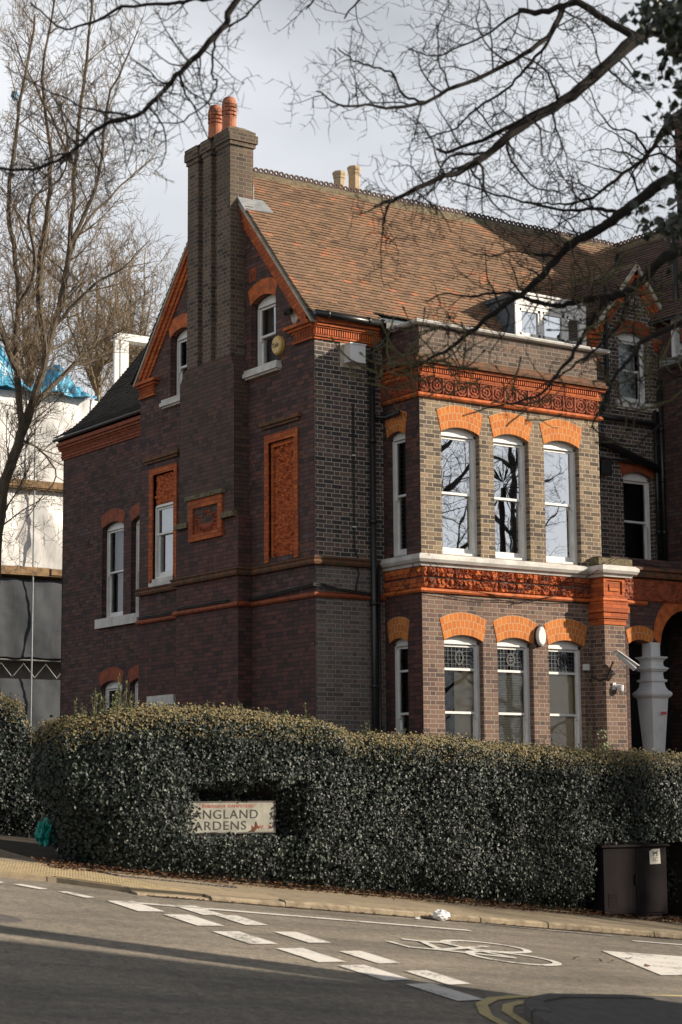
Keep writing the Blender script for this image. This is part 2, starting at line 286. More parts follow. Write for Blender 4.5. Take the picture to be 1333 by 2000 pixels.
# ------------------------------------------------------------------ mesh helpers
class MB:
    def __init__(s): s.v = []; s.f = []; s.uv = {}; s.col = []
    def quad(s, a, b, c, d, uv=None, tid=None):
        n = len(s.v); s.v += [tuple(a), tuple(b), tuple(c), tuple(d)]
        if uv: s.uv[len(s.f)] = uv
        s.f.append((n, n+1, n+2, n+3)); s.col.append(tid)
    def poly(s, pts, uv=None, tid=None):
        n = len(s.v); s.v += [tuple(p) for p in pts]
        if uv: s.uv[len(s.f)] = uv
        s.f.append(tuple(range(n, n+len(pts)))); s.col.append(tid)
    def box(s, x0, x1, y0, y1, z0, z1, tid=None):
        p = [(x0,y0,z0),(x1,y0,z0),(x1,y1,z0),(x0,y1,z0),(x0,y0,z1),(x1,y0,z1),(x1,y1,z1),(x0,y1,z1)]
        s.hexa(p, tid)
    def hexa(s, p, tid=None):
        n = len(s.v); s.v += [tuple(q) for q in p]
        for f in ((0,3,2,1),(4,5,6,7),(0,1,5,4),(1,2,6,5),(2,3,7,6),(3,0,4,7)): s.f.append(tuple(n+i for i in f)); s.col.append(tid)
    def tube(s, pts, rads, n=8, cap=True):
        pts = [Vector(p) for p in pts]
        if isinstance(rads, (int, float)): rads = [rads]*len(pts)
        base = len(s.v); prev = None
        for i, p in enumerate(pts):
            t = (pts[min(i+1, len(pts)-1)] - pts[max(i-1, 0)])
            if t.length < 1e-9: t = Vector((0, 0, 1))
            t.normalize()
            if prev is None: a = Vector((0, 0, 1)) if abs(t.z) < .9 else Vector((1, 0, 0)); a = t.cross(a).normalized()
            else:
                a = prev - t*prev.dot(t)
                a = a.normalized() if a.length > 1e-6 else t.orthogonal().normalized()
            prev = a; bb = t.cross(a)
            for k in range(n):
                th = 2*PI*k/n; q = p + (a*math.cos(th) + bb*math.sin(th))*rads[i]; s.v.append(tuple(q))
        for i in range(len(pts)-1):
            for k in range(n):
                k2 = (k+1) % n; s.f.append((base+i*n+k, base+i*n+k2, base+(i+1)*n+k2, base+(i+1)*n+k)); s.col.append(None)
        if cap and n > 3:
            s.f.append(tuple(base+k for k in range(n))[::-1]); s.col.append(None)
            s.f.append(tuple(base+(len(pts)-1)*n+k for k in range(n))); s.col.append(None)
    def lathe(s, c, prof, n=24, sq=False, rot=0):
        base = len(s.v)
        for r, z in prof:
            for k in range(n):
                th = 2*PI*(k+.5)/n + rot; rr = r*(math.sqrt(2) if sq else 1)
                s.v.append((c[0]+rr*math.cos(th), c[1]+rr*math.sin(th), c[2]+z))
        for i in range(len(prof)-1):
            for k in range(n):
                k2 = (k+1) % n; s.f.append((base+i*n+k, base+i*n+k2, base+(i+1)*n+k2, base+(i+1)*n+k)); s.col.append(None)
        s.f.append(tuple(base+k for k in range(n))[::-1]); s.f.append(tuple(base+(len(prof)-1)*n+k for k in range(n))); s.col += [None, None]
    def build(s, name, mat, parent=None, smooth=False, **props):
        me = bpy.data.meshes.new(name); off = Vector((0, 0, 0)); p = parent
        while p is not None: off += p.location; p = p.parent
        vs = [(v[0]-off.x, v[1]-off.y, v[2]-off.z) for v in s.v] if off.length else s.v
        me.from_pydata(vs, [], s.f); me.update()
        ul = me.uv_layers.new(name='UVMap').data; V = s.v
        for i, pl in enumerate(me.polygons):
            cu = s.uv.get(i)
            if cu:
                for k, li in enumerate(pl.loop_indices): ul[li].uv = cu[k]
            else:
                n = pl.normal; ax, ay, az = abs(n.x), abs(n.y), abs(n.z)
                for li in pl.loop_indices:
                    q = V[me.loops[li].vertex_index]
                    if az > ax and az > ay and az > .9: ul[li].uv = (q[0], q[1])
                    elif ax > ay: ul[li].uv = (q[1], q[2])
                    else: ul[li].uv = (q[0], q[2])
        if any(c is not None for c in s.col):
            at = me.attributes.new('tile_id', 'FLOAT', 'FACE')
            at.data.foreach_set('value', [c if c is not None else .5 for c in s.col])
        if smooth: me.polygons.foreach_set('use_smooth', [True]*len(me.polygons))
        o = bpy.data.objects.new(name, me); COL.objects.link(o); me.materials.append(MATS[mat])
        if parent: o.parent = parent
        for k, v in props.items(): o[k] = v
        return o
def thing(name, label, cat, loc=(0, 0, 0), group=None):
    o = bpy.data.objects.new(name, None); COL.objects.link(o); o.location = loc; o.empty_display_size = .2
    o['label'] = label; o['category'] = cat
    if group: o['group'] = group
    return o
def tagged(o, label, cat, group=None):
    o['label'] = label; o['category'] = cat
    if group: o['group'] = group
    return o

# wall planes: ('Y', y0) faces -Y, ('X', x0) faces -X; P(u, v, outward)
def PL(kind, c):
    if kind == 'Y': return lambda u, v, d=0: (u, c-d, v)
    return lambda u, v, d=0: (c-d, u, v)
def arc_pts(u0, u1, vs, rise, n=10):
    uc = (u0+u1)/2; hw = (u1-u0)/2
    if rise <= 0: return [(u1, vs), (u0, vs)]
    Rr = (hw*hw+rise*rise)/(2*rise); vc = vs+rise-Rr; a0 = math.asin(min(1, hw/Rr))
    if rise > hw: a0 = PI-a0
    return [(uc+Rr*math.sin(a0-2*a0*i/n), vc+Rr*math.cos(a0-2*a0*i/n)) for i in range(n+1)]
def opening(u0, u1, v0, vs, rise): return [(u0, v0), (u1, v0)] + arc_pts(u0, u1, vs, rise)
def wall(mb, P, outline, holes, reveal=.12, uvo=(0, 0)):
    loops = [outline] + holes
    flat = [p for l in loops for p in l]
    tris = tessellate_polygon([[Vector((p[0], p[1], 0)) for p in l] for l in loops])
    for t in tris:
        pts = [flat[i] for i in t]; mb.poly([P(*p) for p in pts], uv=[(p[0]+uvo[0], p[1]+uvo[1]) for p in pts])
    for h in holes:
        for i in range(len(h)):
            a, b = h[i], h[(i+1) % len(h)]
            vert = abs(a[0]-b[0]) < 1e-6
            if vert: uv = [(0.03, a[1]), (0.03, b[1]), (0.03+reveal, b[1]), (0.03+reveal, a[1])]
            else: uv = [(a[0], a[1]), (b[0], b[1]), (b[0], b[1]+reveal), (a[0], a[1]+reveal)]
            mb.quad(P(*a), P(*b), P(b[0], b[1], -reveal), P(a[0], a[1], -reveal), uv=uv)
def arch_band(P, u0, u1, vs, rise, h, flare, name, mat, parent, d=.008, thick=.09, ext_rise=None, n=12):
    mb = MB(); inn = arc_pts(u0, u1, vs, rise, n)[::-1]
    ext = arc_pts(u0-flare, u1+flare, vs+h*.86, ext_rise if ext_rise is not None else rise*1.15, n)[::-1]
    wl = u1-u0
    for i in range(n):
        a, b, c, e = inn[i], inn[i+1], ext[i+1], ext[i]
        ua, ub = wl*i/n, wl*(i+1)/n
        mb.quad(P(*a, d), P(*b, d), P(*c, d), P(*e, d), uv=[(ua, 0), (ub, 0), (ub, h), (ua, h)])
        mb.quad(P(*a, d), P(*a, -thick), P(*b, -thick), P(*b, d), uv=[(ua, 0), (ua, .13), (ub, .13), (ub, 0)])
        mb.quad(P(*e, d), P(*c, d), P(*c, -.01), P(*e, -.01), uv=[(ua, 0), (ub, 0), (ub, .01), (ua, .01)])
    for a, e in ((inn[0], ext[0]), (inn[-1], ext[-1])): mb.quad(P(*a, d), P(*e, d), P(*e, -.01), P(*a, -.01), uv=[(0, 0), (0, h), (.01, h), (.01, 0)])
    return mb.build(name, mat, parent)
def pbox(mb, P, u0, u1, v0, v1, d0, d1):
    c = [P(u0, v0, d1), P(u1, v0, d1), P(u1, v0, d0), P(u0, v0, d0), P(u0, v1, d1), P(u1, v1, d1), P(u1, v1, d0), P(u0, v1, d0)]
    mb.hexa(c)
def band(mb, path, prof, closed_ends=True):
    """sweep profile [(out, z)...] along a plan polyline; outward is to the right of travel"""
    n = len(path); rings = []
    for i, p in enumerate(path):
        def nrm(a, b): t = Vector((b[0]-a[0], b[1]-a[1])); t.normalize(); return Vector((t.y, -t.x))
        if i == 0: nn = nrm(path[0], path[1]); k = 1
        elif i == n-1: nn = nrm(path[-2], path[-1]); k = 1
        else:
            n1, n2 = nrm(path[i-1], p), nrm(p, path[i+1]); nn = (n1+n2).normalized(); k = 1/max(.3, nn.dot(n1))
        rings.append([(p[0]+nn.x*o*k, p[1]+nn.y*o*k, z) for o, z in prof])
    m_ = len(prof); acc = 0
    for i in range(n-1):
        ln = math.hypot(path[i+1][0]-path[i][0], path[i+1][1]-path[i][1]); v = 0
        for j in range(m_):
            j2 = (j+1) % m_
            dl = math.hypot(prof[j2][0]-prof[j][0], prof[j2][1]-prof[j][1])
            mb.quad(rings[i][j], rings[i+1][j], rings[i+1][j2], rings[i][j2], uv=[(acc, v), (acc+ln, v), (acc+ln, v+dl), (acc, v+dl)]); v += dl
        acc += ln
    if closed_ends: mb.poly(rings[0][::-1]); mb.poly(rings[-1])
def seg_path(mb, P, pts, wd, d0, d1):
    for (a, b) in zip(pts[:-1], pts[1:]):
        t = Vector((b[0]-a[0], b[1]-a[1])); t.normalize(); nx, ny = -t.y*wd/2, t.x*wd/2
        c = [(a[0]-nx, a[1]-ny), (b[0]-nx, b[1]-ny), (b[0]+nx, b[1]+ny), (a[0]+nx, a[1]+ny)]
        mb.hexa([P(*q, d0) for q in c] + [P(*q, d1) for q in c])

# ------------------------------------------------------------------ ground
SX, GY = .105, .10
def gz(x, y):
    z = -SX*(x-CAM.x) + GY*(y-CAM.y)
    return z
mb = MB()
xs = [-400, -200, -100, -60, -40] + [-30+i*2 for i in range(31)] + [40, 60, 100, 200, 400]
ys = [-400, -200, -100, -60, -44] + [-36+i*2 for i in range(38)] + [50, 70, 110, 200, 400]
def cl(x, a, b): return max(a, min(b, x))
for i in range(len(xs)-1):
    for j in range(len(ys)-1):
        q = [(xs[i], ys[j]), (xs[i+1], ys[j]), (xs[i+1], ys[j+1]), (xs[i], ys[j+1])]
        mb.quad(*[(x, y, gz(cl(x, -60, 40), cl(y, -44, 50)) - .004) for x, y in q])
mb.build('road', 'asphalt', kind='structure')
def sheet(pts, off, mat, name, parent=None, **kw):
    mb = MB(); mb.poly([(x, y, gz(x, y)+off) for x, y in pts]); return mb.build(name, mat, parent, **kw)
def slab(mb, pts, top, bot=-.05):
    t = [(x, y, gz(x, y)+top) for x, y in pts]; b_ = [(x, y, gz(x, y)+bot) for x, y in pts]
    mb.poly(t)
    for i in range(len(pts)):
        j = (i+1) % len(pts); mb.quad(b_[i], b_[j], t[j], t[i])
# far pavement: along the front hedge and up the side street
pv = MB(); slab(pv, [(-8.3, -9.0), (24, -9.0), (24, -3.0), (-8.3, -3.0)], .05)
slab(pv, [(-10.2, -8.35), (-9.5, -8.47), (-8.9, -8.55), (-8.3, -8.95), (-8.3, -3.0), (-8.3, 24), (-10.6, 24), (-10.6, -8.2)], .045)
pv.build('pavement', 'paving', kind='structure')
kb = MB(); x = -8.3
def kstone(a, b_, w_, top, mbk):
    t = Vector((b_[0]-a[0], b_[1]-a[1])); t.normalize(); n = Vector((t.y, -t.x)); g = .006
    a = Vector(a)+t*g; b2 = Vector(b_)-t*g; hj = U(-.004, .004)
    q = [a, b2, b2+n*w_, a+n*w_]; q = [(v.x, v.y) for v in q]
    lo = [(x_, y_, gz(x_, y_)-.06) for x_, y_ in q]; hi = [(x_, y_, gz(x_, y_)+top+hj) for x_, y_ in q]
    mid = [(x_, y_, gz(x_, y_)+top+hj-.02) for x_, y_ in q]
    hi[2] = (q[2][0]-n.x*.025, q[2][1]-n.y*.025, hi[2][2]); hi[3] = (q[3][0]-n.x*.025, q[3][1]-n.y*.025, hi[3][2])
    mbk.hexa(lo+mid); mbk.hexa(mid+hi)
while x < 22:
    ln = U(.8, 1.0); rise_ = cl((x+8.3)/1.6, 0, 1)*.045+.012
    kstone((x, -9.0+U(-.006, .006)), (x+ln, -9.0+U(-.006, .006)), .15, rise_+.012, kb); x += ln
kb.build('kerb', 'kerbstone', kind='structure')
# garden soil behind the hedges
sheet([(-8.2, -7.2), (24, -7.2), (24, 30), (-8.2, 30)], .06, 'soil', 'garden_ground', kind='structure')
# tactile paving with its blisters
tp = MB(); slab(tp, [(-10.15, -8.30), (-9.5, -8.42), (-8.9, -8.50), (-8.32, -8.86), (-7.55, -8.88), (-8.15, -7.35), (-10.15, -7.2)], .056, .03)
xx = -10.1
while xx < -7.7:
    yy = -8.85
    while yy < -7.3:
        if yy > -8.28 - cl((xx+9.6)*.45, 0, .55)+.06 and xx < -7.62-(yy+8.88)*.4:
            mb_c = (xx, yy, gz(xx, yy)+.055)
            tp.lathe(mb_c, [(.013, 0), (.011, .004), (.005, .007)], 6)
        yy += .067
    xx += .067
tagged(tp.build('tactile_paving', 'tactile'), 'buff blister tactile paving at the dropped kerb, with worn domes', 'tactile paving')
# manhole cover frame in the pavement
mh = thing('manhole_cover', 'long paving inset cover with dark toothed metal rim in the pavement', 'manhole cover', (-7.3, -7.6, gz(-7.3, -7.6)+.06))
c_ = [(-7.95, -7.45), (-6.6, -7.72), (-6.45, -8.05), (-7.8, -7.85)]
q = MB(); slab(q, c_, .058, .03); q.build('cover_plate', 'paving', mh)
q = MB()
for i in range(4):
    a, b_ = Vector(c_[i]), Vector(c_[(i+1) % 4]); k = int((b_-a).length/.09)
    for j in range(k):
        p0 = a.lerp(b_, (j+.1)/k); p1 = a.lerp(b_, (j+.8)/k); t = (b_-a).normalized(); n = Vector((-t.y, t.x))*.018
        slab(q, [(p0-n)[:], (p1-n)[:], (p1+n)[:], (p0+n)[:]], .064, .04)
q.build('metal_rim', 'kerb_dark', mh)
# near pavement corner, bottom right
npts = [(-6.0, -14.98), (-7.2, -15.12), (-8.0, -15.28), (-8.45, -15.55), (-8.8, -16.05), (-9.15, -16.9), (-9.6, -19), (-10.0, -23.0), (8, -23.0), (24, -23.0), (24, -13.2), (0, -13.9)]
npv = MB(); slab(npv, npts, .10); npv.build('near_pavement', 'kerb_dark', kind='structure')
kb = MB()
def clockwise_chain(pts, w_, top):
    for a, b_ in zip(pts[:-1], pts[1:]): kstone(a, b_, w_, top, kb)
ch = npts[:7][::-1]
for a, b_ in zip(ch[:-1], ch[1:]): kstone(b_, a, .14, .11, kb)
kb.build('near_kerb', 'kerb_dark', kind='structure')

# road markings
def mark(poly, mat, name, label, cat, group=None):
    o = sheet(poly, .004, mat, name); tagged(o, label, cat, group)
G1 = 'give way dashes across the street mouth'
def gw(x, y, label, w_=.36, l_=.66, sl=.15):
    mark([(x-w_/2, y), (x+w_/2, y+sl), (x+w_/2-.04, y-l_+sl*.7), (x-w_/2-.04, y-l_-.04)], 'road_white', 'give_way_dash', label, 'road marking', G1)
nm = ['first and farthest', 'second', 'third', 'fourth', 'fifth', 'sixth and nearest']
for i, (x, y) in enumerate([(-8.9, -9.98), (-8.74, -10.78), (-8.84, -11.83), (-8.74, -12.7), (-8.68, -13.52), (-8.62, -14.35)]):
    gw(x, y, nm[i]+' white dash of the left give way row', sl=.14)
for i, (x, y) in enumerate([(-8.17, -9.93), (-8.05, -10.5), (-8.03, -11.52), (-8.06, -12.6), (-8.10, -13.6)]):
    gw(x, y, ['first and farthest', 'second', 'third', 'fourth', 'fifth and nearest'][i]+' white dash of the right give way row', .32, .6, .12)
G2 = 'short dashes by the tactile paving'
mark([(-9.95, -8.97), (-9.82, -8.85), (-9.69, -9.03), (-9.79, -9.14)], 'road_white', 'edge_dash', 'short white dash cut by the left photo edge', 'road marking', G2)
mark([(-9.66, -9.15), (-9.53, -9.07), (-9.37, -9.32), (-9.50, -9.42)], 'road_white', 'edge_dash', 'middle short white dash in front of the tactile paving', 'road marking', G2)
mark([(-9.35, -9.5), (-9.22, -9.42), (-9.09, -9.76), (-9.24, -9.88)], 'road_white', 'edge_dash', 'short white dash nearest the give way rows', 'road marking', G2)
mark([(-9.0, -10.02), (-4.8, -10.14), (-4.8, -10.04), (-8.9, -9.90)], 'road_white', 'lane_line', 'long thin white line starting at the give way dashes', 'road marking')
mark([(-2.25, -9.86), (6, -9.9), (6, -9.8), (-2.2, -9.77)], 'road_white', 'lane_line', 'thin white lane line running off at the right', 'road marking')
mark([(-4.0, -9.32), (-2.2, -9.50), (-2.2, -9.42), (-4.0, -9.24)], 'road_white_worn', 'worn_line', 'faint worn white line close to the far kerb', 'road marking')
mark([(-3.83, -11.06), (-4.61, -12.76), (1.3, -11.0)], 'road_white', 'give_way_triangle', 'large white triangle painted on the road at the right', 'road marking')
by = MB(); Pg = lambda u, v, d=0: (u, v, gz(u, v)+d)
def strip(mbx, pts, wd, off=.004, closed=False):
    n = len(pts); Lp = []; Rp = []
    for i in range(n):
        a = Vector(pts[(i-1) % n] if closed or i > 0 else pts[0]); b_ = Vector(pts[(i+1) % n] if closed or i < n-1 else pts[-1])
        t = (b_-a).normalized(); nn = Vector((-t.y, t.x))*wd/2; p = Vector(pts[i]); Lp.append(p+nn); Rp.append(p-nn)
    for i in range(n if closed else n-1):
        j = (i+1) % n; mbx.quad(*[Pg(v.x, v.y, off) for v in (Lp[i], Rp[i], Rp[j], Lp[j])])
def ell(p0, p1, p2, p3, n=28):   # ellipse through opposite extremes
    c = (Vector(p0)+Vector(p2))/2; a = (Vector(p0)-Vector(p2))/2; b_ = (Vector(p1)-Vector(p3))/2
    return [(c+a*math.cos(2*PI*i/n)+b_*math.sin(2*PI*i/n))[:] for i in range(n)]
strip(by, ell((-6.16, -11.45), (-5.6, -11.1), (-5.2, -11.45), (-5.75, -11.8)), .085, .004, True)
strip(by, ell((-6.45, -12.22), (-5.9, -11.85), (-5.52, -12.25), (-6.05, -12.6)), .085, .0045, True)
strip(by, [(-6.62, -11.34), (-6.4, -11.42), (-6.03, -11.36)], .10, .005); strip(by, [(-6.98, -11.62), (-6.98, -11.95), (-6.66, -12.0), (-5.95, -12.22)], .09, .0055)
strip(by, [(-6.44, -11.42), (-6.66, -12.0)], .09, .006); strip(by, [(-6.66, -12.0), (-5.68, -11.45)], .08, .0065); strip(by, [(-6.2, -11.4), (-6.12, -11.85), (-5.95, -12.22)], .08, .007)
tagged(by.build('bicycle_symbol', 'road_white'), 'white bicycle symbol painted on the road surface', 'road marking')
oy = [(8, -13.35), (0, -13.75), (-4.0, -13.95), (-5.63, -14.09), (-6.64, -14.33), (-7.98, -14.67), (-8.34, -14.84), (-8.69, -15.14), (-9.02, -15.6), (-9.24, -16.15), (-9.7, -18), (-10.4, -22)]
iy = [(8, -13.62), (0, -14.02), (-4.0, -14.2), (-5.8, -14.33), (-7.06, -14.63), (-7.77, -14.80), (-8.13, -14.93), (-8.43, -15.13), (-8.68, -15.42), (-8.94, -15.95), (-9.4, -18), (-10.1, -22)]
q = MB(); strip(q, oy, .09); tagged(q.build('yellow_line', 'road_yellow'), 'outer of the two yellow lines curving round the near kerb', 'road marking', 'double yellow lines')
q = MB(); strip(q, iy, .08); tagged(q.build('yellow_line', 'road_yellow'), 'inner yellow line next to the dark near kerb', 'road marking', 'double yellow lines')

q = MB(); ring = [(-11.2+.32*math.cos(k*PI/12), -11.9+.32*math.sin(k*PI/12)) for k in range(24)]; slab(q, ring, .006, -.02); dc_ = tagged(q.build('drain_cover', 'kerb_dark'), 'round iron cover set in the road outside the left edge', 'drain cover')
# ------------------------------------------------------------------ the house
house = thing('brick_house', 'tall Victorian brick house with orange terracotta trim, gable chimney and two storey bay', 'house', (0, 0, 0))
FY, SXp, BY, BX = PL('Y', 0), PL('X', 0), PL('Y', -1.05), PL('X', 1.42)
WX = PL('X', 1.5); CX = PL('X', 8.0)
Z0 = -1.5
win_front = [(1.87, 2.70), (3.01, 3.80), (4.15, 4.97)]
ho_bay_up = [opening(a, b_, 5.73, 7.83, .10) for a, b_ in win_front]
ho_bay_gf = [opening(a, b_, 1.75, 4.28, .10) for a, b_ in win_front]
mb = MB(); wall(mb, BY, [(1.42, 5.55), (5.45, 5.55), (5.45, 9.66), (1.42, 9.66)], ho_bay_up); 
mb.build('bay_upper_wall', 'brick_front', house)
mb = MB(); wall(mb, BY, [(1.42, Z0), (5.45, Z0), (5.45, 5.55), (1.42, 5.55)], ho_bay_gf)
mb.build('bay_lower_wall', 'brick_ground', house)
mb = MB(); wall(mb, BX, [(-1.05, 5.55), (0, 5.55), (0, 9.66), (-1.05, 9.66)], [opening(-.64, -.12, 5.73, 7.80, .08)]); wall(mb, PL('X', 5.45), [(-1.05, 5.55), (0, 5.55), (0, 9.66), (-1.05, 9.66)], [])
mb.quad((1.42, -1.05, 9.60), (5.45, -1.05, 9.60), (5.45, 0, 9.62), (1.42, 0, 9.62))
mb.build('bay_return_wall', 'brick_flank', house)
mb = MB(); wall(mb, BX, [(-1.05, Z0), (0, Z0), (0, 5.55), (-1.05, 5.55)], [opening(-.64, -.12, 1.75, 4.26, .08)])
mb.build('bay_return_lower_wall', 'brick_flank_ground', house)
# front wall (left strip upper / lower) and the recess with its small gable
mb = MB(); wall(mb, FY, [(0, 5.62), (2.0, 5.62), (2.0, 9.9), (0, 9.9)], []); mb.build('front_wall', 'brick_front_shaded', house)
mb = MB(); wall(mb, FY, [(0, Z0), (2.0, Z0), (2.0, 5.62), (0, 5.62)], []); mb.build('front_lower_wall', 'brick_grey', house)
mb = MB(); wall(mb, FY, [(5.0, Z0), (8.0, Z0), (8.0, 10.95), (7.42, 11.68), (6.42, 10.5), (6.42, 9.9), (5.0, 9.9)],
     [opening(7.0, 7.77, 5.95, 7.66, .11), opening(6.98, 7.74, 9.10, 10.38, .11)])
mb.build('recess_wall', 'brick_front_shaded', house)
# gable side
gab = [(0, Z0), (6.14, Z0), (6.14, 9.6), (3.07, 13.12), (0, 9.6)]
holes = [opening(1.22, 2.04, 9.22, 10.42, .12), opening(4.14, 4.96, 9.22, 10.42, .12), [(.62, 5.80), (1.44, 5.80), (1.44, 7.82), (.62, 7.82)],
         [(4.77, 5.70), (5.58, 5.70), (5.58, 7.84), (4.77, 7.84)], [(4.72, 1.9), (5.52, 1.9), (5.52, 3.42), (4.72, 3.42)]]
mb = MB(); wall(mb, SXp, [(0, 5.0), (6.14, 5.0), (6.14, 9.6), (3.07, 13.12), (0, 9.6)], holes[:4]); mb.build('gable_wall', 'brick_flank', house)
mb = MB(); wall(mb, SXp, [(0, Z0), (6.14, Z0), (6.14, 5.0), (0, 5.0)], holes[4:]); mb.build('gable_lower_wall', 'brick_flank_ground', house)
# rear wing
wh = [opening(9.60, 10.58, 5.53, 7.50, .11), opening(8.30, 9.26, 5.53, 7.50, .11), opening(9.60, 10.58, 1.8, 4.08, .11), opening(8.30, 9.26, 1.8, 4.08, .11)]
mb = MB(); wall(mb, WX, [(6.14, Z0), (12.5, Z0), (12.5, 9.6), (6.14, 9.6)], wh); mb.box(1.5, 5, 12.48, 12.52, Z0, 9.6)
mb.build('rear_wing_wall', 'brick_flank', house)
# hidden backs that close the volume
mb = MB(); mb.quad((1.5, 12.5, Z0), (9, 12.5, Z0), (9, 12.5, 9.8), (1.5, 12.5, 9.8)); mb.build('rear_wall', 'brick_flank', house)
mb = MB(); mb.quad((0, 6.14, Z0), (1.5, 6.14, Z0), (1.5, 6.14, 9.7), (0, 6.14, 9.7)); mb.build('gable_return_wall', 'brick_flank', house)
mb = MB(); mb.quad((13, -5, Z0), (13, 12.5, Z0), (13, 12.5, 9.8), (13, -5, 9.8)); mb.build('rear_wall', 'brick_flank', house)
# cross wing at the right
mb = MB(); wall(mb, CX, [(-2.75, Z0), (0, Z0), (0, 10.9), (-2.75, 10.9)], [[(-1.5, 9.95), (-.42, 9.95), (-.42, 10.75), (-1.5, 10.75)]])
wall(mb, PL('Y', -2.75), [(8.0, Z0), (12, Z0), (12, 10.9), (9.95, 13.25), (8.0, 10.9)], [])
mb.build('cross_wing_wall', 'brick_flank', house)

# string courses
s1 = [(0, 5.55), (.07, 5.55), (.09, 5.59), (.075, 5.63), (.10, 5.66), (.03, 5.70), (0, 5.70)]
s2 = [(0, 5.0), (.045, 5.0), (.065, 5.03), (.055, 5.07), (0, 5.10)]
chx = -.28
side_path = [(0, 6.16), (0, 4.19), (chx, 4.19), (chx, 2.02), (0, 2.02), (0, 0), (1.42, 0)]
for pr, nm_, mt in ((s1, 'string_course', 'terracotta_mossy'), (s2, 'string_course', 'terracotta_dark')):
    mb = MB(); band(mb, side_path[::1], pr); mb.build(nm_, mt, house)
# bay: white sill band, frieze mouldings, cornice, coping
bay_path = [(1.42, 0), (1.42, -1.05), (5.15, -1.05), (5.15, -1.42), (5.72, -1.42), (5.72, -1.2)]
mb = MB(); band(mb, bay_path, [(0, 5.50), (.05, 5.50), (.07, 5.545), (.115, 5.56), (.15, 5.61), (.15, 5.66), (.10, 5.70), (0, 5.72)]); mb.build('sill_band', 'white_stone', house)
mb = MB(); band(mb, [(1.42, 0), (1.42, -1.05), (5.15, -1.05), (5.15, -1.40), (5.63, -1.40), (5.63, -1.25), (6.3, -1.25)], [(0, 5.06), (.035, 5.06), (.06, 5.09), (.04, 5.13), (0, 5.14)]); mb.build('string_course', 'terracotta', house)
def relief(P, u0, u1, v0, v1, base, amp, name, mat, parent, fn, step=.014):
    nu, nv = max(2, int((u1-u0)/step)), max(2, int((v1-v0)/step)); vs = []; fs = []
    for j in range(nv+1):
        for i in range(nu+1):
            u = u0+(u1-u0)*i/nu; v = v0+(v1-v0)*j/nv
            h = fn(u, v)*amp if 0 < i < nu and 0 < j < nv else 0
            vs.append(P(u, v, base+h))
    mb = MB(); mb.v = vs
    for j in range(nv):
        for i in range(nu):
            a = j*(nu+1)+i; mb.f.append((a, a+1, a+nu+2, a+nu+1)); mb.col.append(None)
    return mb.build(name, mat, parent)
def tilefn(cell):
    def f(u, v):
        cu, cv_ = math.floor(u/cell), math.floor(v/cell); fu, fv = u/cell-cu, v/cell-cv_
        e = min(fu, 1-fu, fv, 1-fv)
        if e < .04: return -.25
        n1 = noise.noise(Vector((u*16, v*16, cu*3.1+cv_*7.7))); n2 = abs(noise.noise(Vector((u*34, v*34, 3.0+cu))))
        s = (cu*7+cv_*13) % 5; rr = math.hypot(fu-.5, fv-.45)
        k = .55*max(0, 1-rr*2.6) if s in (0, 2) else 0
        return .35+.55*n1+.5*n2+k
    return f
relief(BY, 1.42, 5.15, 5.14, 5.50, .004, .085, 'frieze', 'frieze_tiles', house, tilefn(.19))
relief(BX, -1.05, 0, 5.14, 5.50, .004, .05, 'frieze', 'frieze_tiles', house, tilefn(.19))
def scroll(cell):
    def f(u, v):
        fu = (u/cell) % 1; x_ = (fu-.5)*2; y_ = (v-8.6)/.13
        e = abs(x_)
        if e > .88: return 1.0
        r1 = math.hypot(x_*1.0, y_); ring = abs(math.sin(r1*7+1.2))
        return .2+.6*ring*(1 if r1 < 1.1 else .3)+.3*noise.noise(Vector((u*30, v*30, 1)))
    return f
relief(BY, 1.42, 5.45, 8.46, 8.74, .02, .045, 'upper_frieze', 'terracotta_dark', house, scroll(.27))
relief(BX, -1.05, 0, 8.46, 8.74, .02, .045, 'upper_frieze', 'terracotta_dark', house, scroll(.27))
bp2 = [(1.42, 0), (1.42, -1.05), (5.45, -1.05), (5.45, -.02)]
mb = MB(); band(mb, bp2, [(0, 8.38), (.05, 8.38), (.075, 8.41), (.05, 8.455), (0, 8.46)]); mb.build('moulding', 'terracotta', house)
mb = MB(); band(mb, bp2, [(0, 8.74), (.05, 8.74), (.06, 8.80), (.04, 8.81), (.04, 8.89), (.10, 8.90), (.12, 8.94), (0, 8.95)]); mb.build('cornice', 'terracotta_brick', house)
mb = MB(); band(mb, bp2, [(0, 8.95), (.16, 8.955), (.17, 9.00), (.12, 9.02), (.11, 9.07), (.02, 9.13), (0, 9.13)]); mb.build('weathered_ledge', 'terracotta_mossy', house)
mb = MB(); u = 1.44
while u < 5.4: mb.box(u, u+.022, -1.05-.075, -1.05-.038, 8.815, 8.885); u += .048
mb.build('dentils', 'terracotta', house)
mb = MB(); u = -1.0
while u < -.05: mb.box(1.42-.075, 1.42-.038, u, u+.022, 8.815, 8.885); u += .048
mb.build('dentils', 'terracotta', house)
mb = MB(); band(mb, [(1.38, .12), (1.38, -1.09), (5.62, -1.09), (5.62, -.3)], [(-.28, 9.63), (.03, 9.63), (.065, 9.65), (.08, 9.68), (.055, 9.705), (-.28, 9.73)]); mb.build('coping', 'white_stone', house)
mb = MB(); wall(mb, PL('Y', -1.058), [(1.43, 9.13), (5.44, 9.13), (5.44, 9.62), (1.43, 9.62)], []); mb.build('parapet', 'brick_soot', house)
